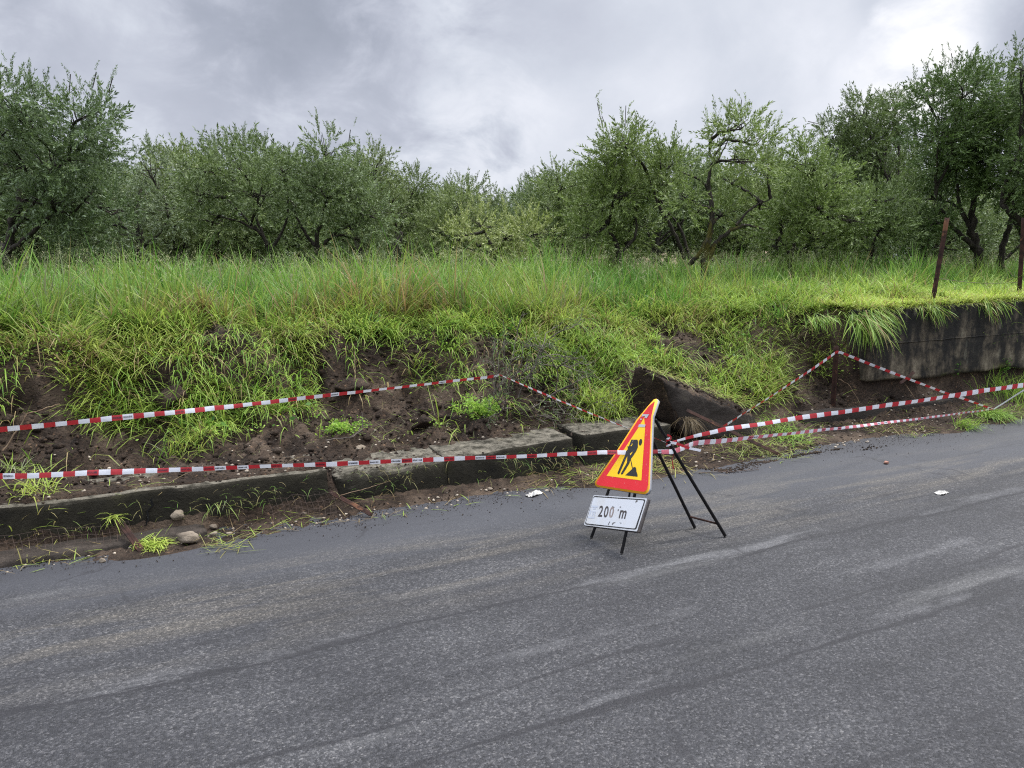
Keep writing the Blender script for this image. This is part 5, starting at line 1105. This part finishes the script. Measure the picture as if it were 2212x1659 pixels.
def build_tree(name, base, limbs, lobes, seed, dens=150, leafs=1., tint=(1, 1, 1), silver=.35, trunk_r=.14, barkm='bark', upb=.5, shoots=(), nstem=3, keepout=.0):
    """limbs: explicit polylines [(points, r0, r1)]; lobes: [(centre, (rx, ry, rz))] in world space"""
    r = np.random.default_rng(seed); root = empty('olive_tree', tuple(base)); b = Buf(); anchors = []
    for pts, r0, r1 in limbs:
        P = np.array(pts, float); t = np.linspace(0, len(P) - 1, (len(P) - 1) * 5 + 1); Q = np.stack([np.interp(t, range(len(P)), P[:, k]) for k in range(3)], 1)
        # smooth and gnarl
        Q[1:-1] = (Q[:-2] + Q[1:-1] * 2 + Q[2:]) / 4; Q[1:-1] = (Q[:-2] + Q[1:-1] * 2 + Q[2:]) / 4; Q += r.normal(0, r0 * .10, Q.shape)
        b.tube(Q, np.linspace(r0 * .52, r1 * .42, len(Q)), 8, True, .22); anchors += list(Q[len(Q) // 3:])
    if not limbs:
        cz = np.mean([c for c, _ in lobes], axis=0); H = cz[2] - base[2]; stems = []
        for s in range(nstem):
            a = r.uniform(0, 6.28); q = base + np.array([math.cos(a) * H * .35, math.sin(a) * H * .35, H * r.uniform(.45, .7)]) + (cz - base) * np.array([.5, .5, 0]); P = bez(base + r.normal(0, .06, 3) * [1, 1, 0] - [0, 0, .1], q, r, 10, .10, -.3); b.tube(P, np.linspace(trunk_r * .6, trunk_r * .25, 10), 7, True, .25); stems.append(P); anchors += list(P[4:])
    A = np.array(anchors)
    for c, R in lobes:
        j = np.argmin(np.linalg.norm(A - c, axis=1) + r.random(len(A)) * .5); P = bez(A[j], np.array(c), r, 9, .09, .3); b.tube(P, np.linspace(min(trunk_r * .25, .026), .009, 9), 6, False, .15)
        nb = 9
        for i in range(nb):
            d = r.normal(size=3); d[2] = abs(d[2]) * .8; d /= np.linalg.norm(d); q = np.array(c) + d * np.array(R) * r.uniform(.6, .95); s = P[r.integers(4, 9)]; b.tube(bez(s, q, r, 7, .08, .2), np.linspace(.009, .003, 7), 4, False)
    # sprays of leaves
    POS, DIR, SCL, SH = [], [], [], []
    for c, R in lobes:
        R = np.array(R); n = int(dens * 2.7 * (R[0] * R[2] + R[1] * R[2]) * .5 * math.pi / leafs ** 2)
        d = r.normal(size=(n, 3)); d /= np.linalg.norm(d, axis=1)[:, None]; rad = r.random(n) ** (1 / 2.2); 
        p = np.array(c) + d * R * rad[:, None]
        # break the lobe into clumps with gaps between
        cl = (vn(p[:, 0] * 2.6 + seed, p[:, 2] * 2.6 + p[:, 1], seed) + vn(p[:, 1] * 2.6, p[:, 2] * 2.6 - p[:, 0] * .7, seed + 3)) * .5; k = r.random(n) < np.clip((cl - .29) * 5.5, .10, 1); p = p[k]; d = d[k]; rad = rad[k]
        dr = d + np.array([0, 0, upb * .45]) + r.normal(0, .45, p.shape); dr /= np.linalg.norm(dr, axis=1)[:, None]; POS.append(p); DIR.append(dr); SCL.append(r.uniform(.7, 1.25, len(p))); SH.append(cl[k])
        # upright shoots breaking the outline
        for _ in range(int(4 + 5 * R[0])):
            dd = r.normal(size=3); dd[2] = abs(dd[2]) + .5; dd /= np.linalg.norm(dd); s0 = np.array(c) + dd * R * .8; L_ = r.uniform(.05, .24); e = s0 + (dd * .5 + np.array([0, 0, .8])) * L_
            m = int(3 + L_ * 12); t = np.linspace(0, 1, m)[:, None]; p = s0 * (1 - t) + e * t; POS.append(p); DIR.append(np.repeat(((e - s0) / np.linalg.norm(e - s0))[None], m, 0) + r.normal(0, .25, (m, 3))); SCL.append(np.full(m, .62)); SH.append(np.full(m, .5))
    for p0, p1 in shoots:
        m = int(np.linalg.norm(p1 - p0) * 14); t = np.linspace(0, 1, m)[:, None]; p = p0 * (1 - t) + p1 * t; b.tube(p, .006, 4, False); POS.append(p + r.normal(0, .02, p.shape)); DIR.append(np.repeat(((p1 - p0) / np.linalg.norm(p1 - p0))[None], m, 0) + r.normal(0, .5, (m, 3))); SCL.append(np.full(m, .55)); SH.append(np.full(m, .6))
    b.obj('trunk', MAT[barkm], root, smooth=True)
    P = np.concatenate(POS); Dn = np.concatenate(DIR); Dn /= np.linalg.norm(Dn, axis=1)[:, None]; Sc = np.concatenate(SCL) * leafs; n = len(P)
    x = np.cross(Dn, r.normal(size=(n, 3))); x /= np.linalg.norm(x, axis=1)[:, None]; y = np.cross(Dn, x); R3 = np.stack([x, y, Dn], 1)
    ti = r.integers(0, len(TPL), n); T = TPL[ti]; K = T.shape[1]
    W_ = np.einsum('nkvi,nij->nkvj', T, R3) * Sc[:, None, None, None] + P[:, None, None]
    vv = W_.reshape(-1, 3); q = np.arange(len(vv)).reshape(-1, 4)
    dark = np.array([.060, .084, .028]); lite = np.array([.220, .275, .100]); silv = np.array([.30, .335, .21])
    s = np.clip(r.random((n, K)) * .8 + (r.random(n)[:, None] - .4) * .6, 0, 1); col = dark * (1 - s[..., None]) + lite * s[..., None]
    sv = (r.random((n, K)) < silver * .7)[..., None]; col = np.where(sv, silv * r.uniform(.7, 1.15, (n, K, 1)), col) * np.array(tint)
    col = np.repeat(col.reshape(-1, 3), 4, 0)
    mesh_obj('crown', vv, q, MAT['leaf'], root, colors=col)
    return root
def lob(dist, L_, low=True):            # lobes surveyed in the picture, given real size at their distance
    out = []; L_ = list(L_) + [(x + (14 if i % 2 else -14), min(y + ry * 1.25, 522), rx * .8, ry * .7) for i, (x, y, rx, ry) in enumerate(L_) if i % 2 == 0 and y < 500 and low]
    for i, (x, y, rx, ry) in enumerate(L_):
        s = dist / PF; jit = ((i * 37) % 11 / 10 - .5) * 1.1; c = D(x, y, dist + jit) - [0, 0, .14 if x < 1250 else .08]; f = lambda q: max(.2, q - .05); out.append((c, (f(rx * s), f((rx + ry) * .5 * s), f(ry * s))))
    return out
def base_at(x, dist): p = D(x, 560, dist); p[2] = float(height(p[0], p[1])); return p
GT = 'olive trees of the grove'
def T(label, x, dist, lobes, seed, limbs=(), low=True, **kw):
    o = build_tree('olive_tree', base_at(x, dist), [([base_at(bx, dist) if by is None else D(bx, by, dist + dz) for bx, by, dz in pts], r0, r1) for pts, r0, r1 in limbs], lob(dist, lobes, low), seed, **kw)
    tag(o, label, 'olive tree', GT); return o
T('big leafy olive tree at the left picture edge with bare shoots on top', 0, 10.5, [(15, 205, 75, 50), (85, 215, 40, 35), (30, 270, 60, 50), (165, 235, 70, 60), (215, 225, 40, 50), (225, 320, 50, 80), (120, 330, 105, 70), (40, 350, 60, 55), (190, 410, 85, 60), (240, 440, 45, 50), (90, 420, 80, 35)], 1,
  limbs=[([(-5, None, 0), (20, 520, 0), (38, 450, 0), (45, 380, .2), (30, 260, .3)], .13, .035), ([(0, 555, 0), (50, 520, -.1), (110, 462, -.2), (165, 455, -.2), (200, 410, -.3)], .075, .02), ([(38, 450, 0), (90, 400, .1), (150, 340, .2)], .06, .02), ([(10, 540, 0), (-60, 470, .2), (-90, 380, .3)], .09, .03), ([(30, 500, 0), (70, 440, -.3), (100, 410, -.4)], .05, .018)],
  tint=(.82, .95, .92), silver=.30, trunk_r=.13, shoots=[(D(75, 210, 10.5), D(62, 150, 10.5)), (D(150, 200, 10.4), D(152, 160, 10.4)), (D(200, 190, 10.4), D(208, 155, 10.4)), (D(235, 200, 10.5), D(243, 168, 10.5)), (D(20, 180, 10.5), D(12, 145, 10.5))], dens=135)
T('greyish thin olive tree just right of the big leafy left one', 305, 14.5, [(320, 350, 50, 45), (345, 400, 60, 45), (295, 440, 70, 50), (380, 440, 60, 50), (250, 470, 60, 35)], 2, limbs=[([(305, None, 0), (302, 500, 0), (296, 450, 0), (310, 380, .2)], .14, .04), ([(304, 540, 0), (350, 500, 0), (375, 450, 0)], .07, .02), ([(300, 520, 0), (260, 480, 0), (250, 450, .3)], .06, .02)], tint=(.92, .98, 1.), silver=.5, dens=80)
T('wide olive tree with fanned limbs below, left of centre', 585, 11.8, [(440, 350, 60, 40), (520, 345, 70, 45), (470, 410, 70, 45), (560, 400, 75, 50), (610, 350, 50, 45), (420, 430, 40, 40)], 3,
  limbs=[([(590, None, 0), (578, 530, 0), (560, 500, 0), (520, 460, 0), (480, 420, .1)], .075, .02), ([(578, 530, 0), (552, 470, .1), (545, 410, .2)], .06, .02), ([(560, 500, 0), (510, 475, -.1), (450, 462, -.2)], .045, .015), ([(585, 545, 0), (620, 480, .1), (625, 410, .2)], .05, .02)], tint=(.9, 1., .82), silver=.42, dens=130)
T('tall pointed olive tree rising highest left of the sky gap', 685, 12.0, [(700, 310, 45, 55), (665, 355, 55, 45), (745, 370, 55, 50), (695, 400, 80, 50), (770, 420, 60, 45), (640, 430, 50, 40), (810, 450, 50, 50)], 4,
  limbs=[([(685, None, 0), (680, 520, 0), (700, 460, 0), (712, 390, 0), (705, 330, .1)], .08, .02), ([(680, 530, 0), (650, 490, 0), (630, 440, .1)], .06, .02), ([(684, 540, 0), (740, 490, 0), (775, 430, .1)], .06, .02)], tint=(.9, 1., .88), silver=.40, dens=135, shoots=[(D(690, 290, 12), D(682, 250, 12)), (D(750, 330, 12), D(757, 280, 12))])
T('rounded olive tree with a small dome, right of the tall pointed one', 830, 14.5, [(812, 345, 40, 45), (830, 400, 45, 45), (850, 450, 50, 45)], 5, tint=(.95, 1., .8), silver=.35, dens=120)
T('dark dome-shaped olive tree left of the sky gap', 895, 18, [(893, 395, 42, 42), (895, 450, 55, 45), (870, 500, 50, 40)], 6, tint=(.85, .92, .7), silver=.25, dens=120)
T('low dark olive tree under the sky gap', 1010, 22, [(1010, 408, 55, 32), (960, 430, 35, 35), (1065, 425, 35, 28), (1020, 460, 80, 35)], 7, tint=(.85, .92, .8), silver=.3, dens=110, leafs=1.25)
T('short pale yellowish olive tree in the centre, lightest of all', 1050, 11.5, [(1040, 470, 70, 38), (1100, 490, 80, 40), (990, 500, 50, 40), (1160, 495, 50, 40), (1060, 530, 90, 30)], 8,
  limbs=[([(1075, None, 0), (1068, 540, 0), (1050, 510, 0), (1035, 480, 0)], .06, .02), ([(1072, 545, 0), (1090, 520, 0), (1120, 500, .1)], .05, .02)], tint=(1.55, 1.5, 1.1), silver=.45, dens=130)
T('small dark olive tree at the right side of the sky gap', 1150, 26, [(1142, 410, 30, 28), (1165, 395, 30, 30), (1150, 440, 50, 30)], 9, tint=(.75, .85, .7), silver=.2, dens=120, leafs=1.3)
T('mid green olive tree between the sky gap and the pair with tall shoots', 1225, 15, [(1215, 385, 50, 35), (1260, 400, 50, 40), (1195, 430, 55, 40), (1250, 450, 60, 45), (1220, 500, 70, 35)], 10, tint=(1.0, 1.08, .8), silver=.3, dens=120)
T('dense olive tree with two tall thin shoots on top, right of centre', 1340, 11.5, [(1345, 300, 50, 40), (1310, 350, 50, 50), (1375, 350, 60, 55), (1330, 410, 70, 50), (1280, 440, 60, 50), (1400, 420, 55, 50), (1450, 345, 45, 35), (1290, 490, 60, 40), (1360, 490, 70, 35)], 11,
  limbs=[([(1345, None, 0), (1335, 530, 0), (1310, 480, 0), (1300, 430, .1), (1320, 370, .2)], .085, .03), ([(1345, 545, 0), (1375, 510, 0), (1370, 430, .1)], .06, .02), ([(1480, 560, 0), (1455, 500, -.1), (1420, 440, -.1), (1400, 380, 0)], .06, .025), ([(1490, 560, 0), (1470, 490, 0), (1435, 450, 0), (1415, 400, .1)], .05, .02)], tint=(1.0, 1.1, .72), silver=.26, dens=150,
  shoots=[(D(1305, 290, 11.5), D(1290, 222, 11.5)), (D(1350, 280, 11.5), D(1352, 228, 11.5)), (D(1318, 300, 11.4), D(1300, 250, 11.4)), (D(1378, 300, 11.5), D(1380, 262, 11.5))])
T('olive tree with a yellow-lichened forked trunk and open limbs', 1525, 10.6, low=False, lobes= [(1600, 265, 45, 38), (1560, 300, 45, 35), (1640, 300, 45, 45), (1610, 340, 60, 38), (1660, 360, 35, 30), (1580, 385, 50, 25), (1480, 420, 40, 30), (1560, 450, 60, 25), (1640, 440, 50, 30)], seed=12,
  limbs=[([(1522, None, 0), (1524, 545, 0), (1535, 500, 0), (1538, 440, 0), (1528, 395, 0), (1540, 350, 0), (1560, 300, .1)], .10, .03), ([(1528, 560, 0), (1545, 525, 0), (1580, 495, -.1), (1610, 485, -.1), (1650, 495, -.1)], .075, .022), ([(1490, 570, 0), (1515, 545, -.1), (1533, 500, -.1), (1536, 450, -.1)], .06, .04), ([(1538, 440, 0), (1525, 398, .1), (1490, 378, 0), (1470, 370, .1)], .045, .022),
         ([(1535, 360, 0), (1552, 345, 0), (1575, 300, .1)], .035, .015), ([(1590, 488, 0), (1620, 450, 0), (1665, 430, .1)], .04, .015), ([(1535, 340, 0), (1530, 310, 0), (1545, 280, 0)], .03, .012)], tint=(1.15, 1.25, .85), silver=.32, dens=115, barkm='bark2', shoots=[(D(1600, 240, 10.6), D(1602, 215, 10.6))])
T('bright green olive tree with low spreading crown right of the lichened trunk', 1740, 11.6, [(1740, 345, 50, 45), (1790, 385, 55, 45), (1710, 410, 60, 50), (1770, 440, 70, 50), (1690, 480, 60, 50), (1770, 510, 90, 35), (1840, 470, 55, 45)], 13, limbs=[([(1712, None, 0), (1705, 550, 0), (1730, 500, 0), (1760, 440, 0)], .08, .025), ([(1710, 560, 0), (1690, 520, 0), (1680, 470, .1)], .06, .02)], tint=(1.1, 1.22, .85), silver=.30, dens=150)
T('low green olive tree in front of the tall dark one at the right', 1910, 12.2, [(1900, 425, 55, 35), (1860, 450, 50, 40), (1945, 430, 45, 35), (1900, 490, 80, 40), (1950, 480, 50, 40)], 14, limbs=[([(1880, None, 0), (1885, 530, 0), (1905, 480, 0), (1900, 440, 0)], .07, .02), ([(1882, 550, 0), (1850, 500, 0), (1850, 460, 0)], .05, .02)], tint=(1., 1.1, .88), silver=.3, dens=130)
T('high crowned dark olive tree left of the tallest one', 1870, 15.5, [(1865, 240, 45, 45), (1805, 280, 50, 35), (1900, 290, 60, 55), (1850, 320, 60, 50), (1930, 240, 50, 45), (1840, 375, 50, 40), (1920, 370, 60, 50)], 15, tint=(.78, .88, .68), silver=.2, dens=140, shoots=[(D(1780, 270, 15.5), D(1745, 262, 15.5))])
T('tallest and darkest olive tree, filling the right edge above the wall', 2115, 12.5, [(2080, 180, 75, 45), (2010, 215, 50, 50), (2130, 200, 70, 60), (2030, 290, 75, 60), (2110, 280, 80, 60), (2190, 230, 60, 70), (2160, 340, 70, 45), (2060, 360, 70, 45), (2000, 420, 55, 50), (2010, 480, 50, 30), (2200, 380, 45, 45)], 16,
  limbs=[([(2125, None, 0), (2115, 540, 0), (2095, 490, 0), (2105, 430, 0), (2120, 370, .1)], .17, .06), ([(2115, 540, 0), (2070, 505, -.1), (2040, 470, -.1), (2020, 420, -.2)], .09, .035), ([(2095, 490, 0), (2070, 440, 0), (2065, 370, .1)], .08, .035), ([(2160, None, 0), (2165, 530, 0), (2190, 470, 0), (2215, 400, 0), (2200, 300, .2)], .11, .05), ([(2170, 560, 0), (2215, 520, 0), (2260, 490, 0)], .05, .03)],
  tint=(.66, .82, .60), silver=.14, dens=190, shoots=[(D(2010, 180, 12.5), D(2003, 135, 12.5)), (D(2060, 150, 12.5), D(2055, 115, 12.5)), (D(2090, 150, 12.4), D(2098, 112, 12.4)), (D(2140, 150, 12.4), D(2135, 120, 12.4))])
T('dark olive tree leaning in from beyond the right picture edge', 2290, 11.5, [(2215, 140, 45, 30), (2240, 200, 55, 60), (2280, 290, 80, 80), (2240, 330, 60, 60), (2300, 420, 90, 60)], 17, tint=(.66, .8, .6), silver=.14, dens=160)
# the grove behind: three tree shapes, copied
def grove():
    protos = []
    for s in range(3):
        r = np.random.default_rng(500 + s); lobes = []
        for i in range(11):
            a = i * 6.283 / 6 + r.normal(0, .3); rr = r.uniform(.5, 1.2) if i < 6 else .25 if i < 8 else r.uniform(.7, 1.2); lobes.append((np.array([math.cos(a) * rr, math.sin(a) * rr, (r.uniform(1.4, 2.3) if i < 6 else r.uniform(2.4, 2.7) if i < 8 else r.uniform(.7, 1.2))]), (r.uniform(.6, .85), r.uniform(.6, .85), r.uniform(.45, .7))))
        protos.append(build_tree('olive_tree', np.zeros(3), [], lobes, 520 + s, dens=75, leafs=1.45, tint=((.9, 1., .85), (1.1, 1.15, .9), (.8, .9, .78))[s], silver=.35, trunk_r=.16))
    rows = [  # picture x, distance, height scale, shape, label
     (110, 15, 1.0, 0, 'olive tree standing in the shade behind the big left edge tree'), (215, 19, 1.0, 2, 'second row olive tree behind the gap right of the left edge tree'), (420, 17, 1.06, 1, 'olive tree behind the left half of the wide fanned one'),
     (510, 20, 1.20, 2, 'taller olive crown showing above the wide fanned tree'), (620, 18, 1.08, 0, 'olive tree between and behind the wide fanned and tall pointed trees'), (760, 19, 1.05, 1, 'olive tree seen through the limbs of the tall pointed one'), (940, 27, 1.05, 0, 'distant olive tree between the dark dome and the low dark tree'),
     (1090, 30, 1.0, 2, 'distant olive tree behind the short pale one'), (990, 17, .72, 1, 'low olive tree peeking left of the short pale one'), (1200, 22, .98, 0, 'distant olive tree behind the mid green one near the sky gap'), (1290, 19, 1.0, 1, 'second row olive tree behind the one with tall shoots'),
     (1420, 16, .95, 0, 'olive tree behind the slanting limbs left of the lichened trunk'), (1500, 20, 1.02, 2, 'far olive tree framed by the lichened forked trunk'), (1600, 16.5, .95, 1, 'olive tree close behind the lichened trunk, to its right'), (1680, 21, 1.05, 0, 'far olive tree behind the bright green low crown'),
     (1830, 20, 1.15, 2, 'olive tree under the high crowned dark one, its left neighbour'), (1960, 17, 1.05, 0, 'olive tree filling the space left of the tallest trunk'), (2060, 24, 1.05, 1, 'far olive tree seen under the tallest crown'), (2170, 20, .82, 2, 'small olive tree seen between the two right hand trunks'), (2290, 18, 1.1, 1, 'olive tree behind the one leaning in at the right edge'),
     (20, 21, 1.05, 1, 'far olive tree behind the left edge tree trunk'), (330, 24, 1.05, 0, 'far olive tree behind the greyish thin one'), (700, 27, 1.1, 2, 'far olive tree behind the tall pointed one'), (850, 24, .98, 1, 'far olive tree behind the rounded one with a small dome'), (1370, 27, 1.1, 2, 'far olive tree deep behind the tall shoots'), (1560, 29, 1.1, 0, 'far olive tree deep behind the lichened trunk'),
     (-90, 14, 1.2, 2, 'olive tree just beyond the left picture edge'), (1770, 28, 1.2, 1, 'far olive tree deep behind the bright green crown')]
    used = [False] * 3; rr = random.Random(3)
    for i, (x, dist, s, k, lab) in enumerate(rows):
        p = protos[k]
        if used[k]:
            q = p.copy(); COL.objects.link(q)
            for ch in p.children: c = ch.copy(); COL.objects.link(c); c.parent = q
            p = q
        used[k] = True; b = base_at(x, dist); p.location = (b[0], b[1], b[2] - .1); p.rotation_euler[2] = rr.uniform(0, 6.28); sc1 = s * .88 * rr.uniform(.95, 1.05); p.scale = (sc1 * 1.1, sc1 * 1.1, sc1); tag(p, lab, 'olive tree', GT)
    # a last belt of trees closing the view, too far to tell apart
    r = np.random.default_rng(9)
    for i in range(30):
        q = protos[i % 3]; c = q.copy(); COL.objects.link(c)
        for ch in q.children: cc = ch.copy(); COL.objects.link(cc); cc.parent = c
        d_ = 36 + 10 * r.random(); b = base_at(-150 + i * 88 + r.normal(0, 15), d_); c.location = (b[0], b[1], b[2] - .45); c.rotation_euler[2] = r.uniform(0, 6.28); k = r.uniform(.95, 1.2); c.scale = (k * 1.6, k * 1.6, k * .95)
        tag(c, 'distant olive tree of the last row, nearly hidden behind the nearer crowns', 'olive tree', 'farthest row of olive trees')
grove()
def earth_bank():
    us = np.linspace(0, 1, 80); pts = []
    P = []; 
    for j, (dd, h) in enumerate(((0, -.2), (.3, .55), (1.2, .95), (2.5, .9), (4, -.2))):
        for i, t in enumerate(us): b = D(1120 + t * 620, 560, 25 + dd); P.append([b[0], b[1], 1.1 + .8 * h * (.5 + .7 * fbm(np.array([t * 9.]), np.array([0.]), 3, 7)[0]) * min(1, t * 8, (1 - t) * 8)])
    n = len(us); q = np.array([[j * n + i, j * n + i + 1, (j + 1) * n + i + 1, (j + 1) * n + i] for j in range(4) for i in range(n - 1)])
    o = mesh_obj('earth_bank', np.array(P), q, MAT['tan'], smooth=True); tag(o, 'tan bank of bare earth glimpsed between the trunks', 'earth bank', kind='structure')
earth_bank()
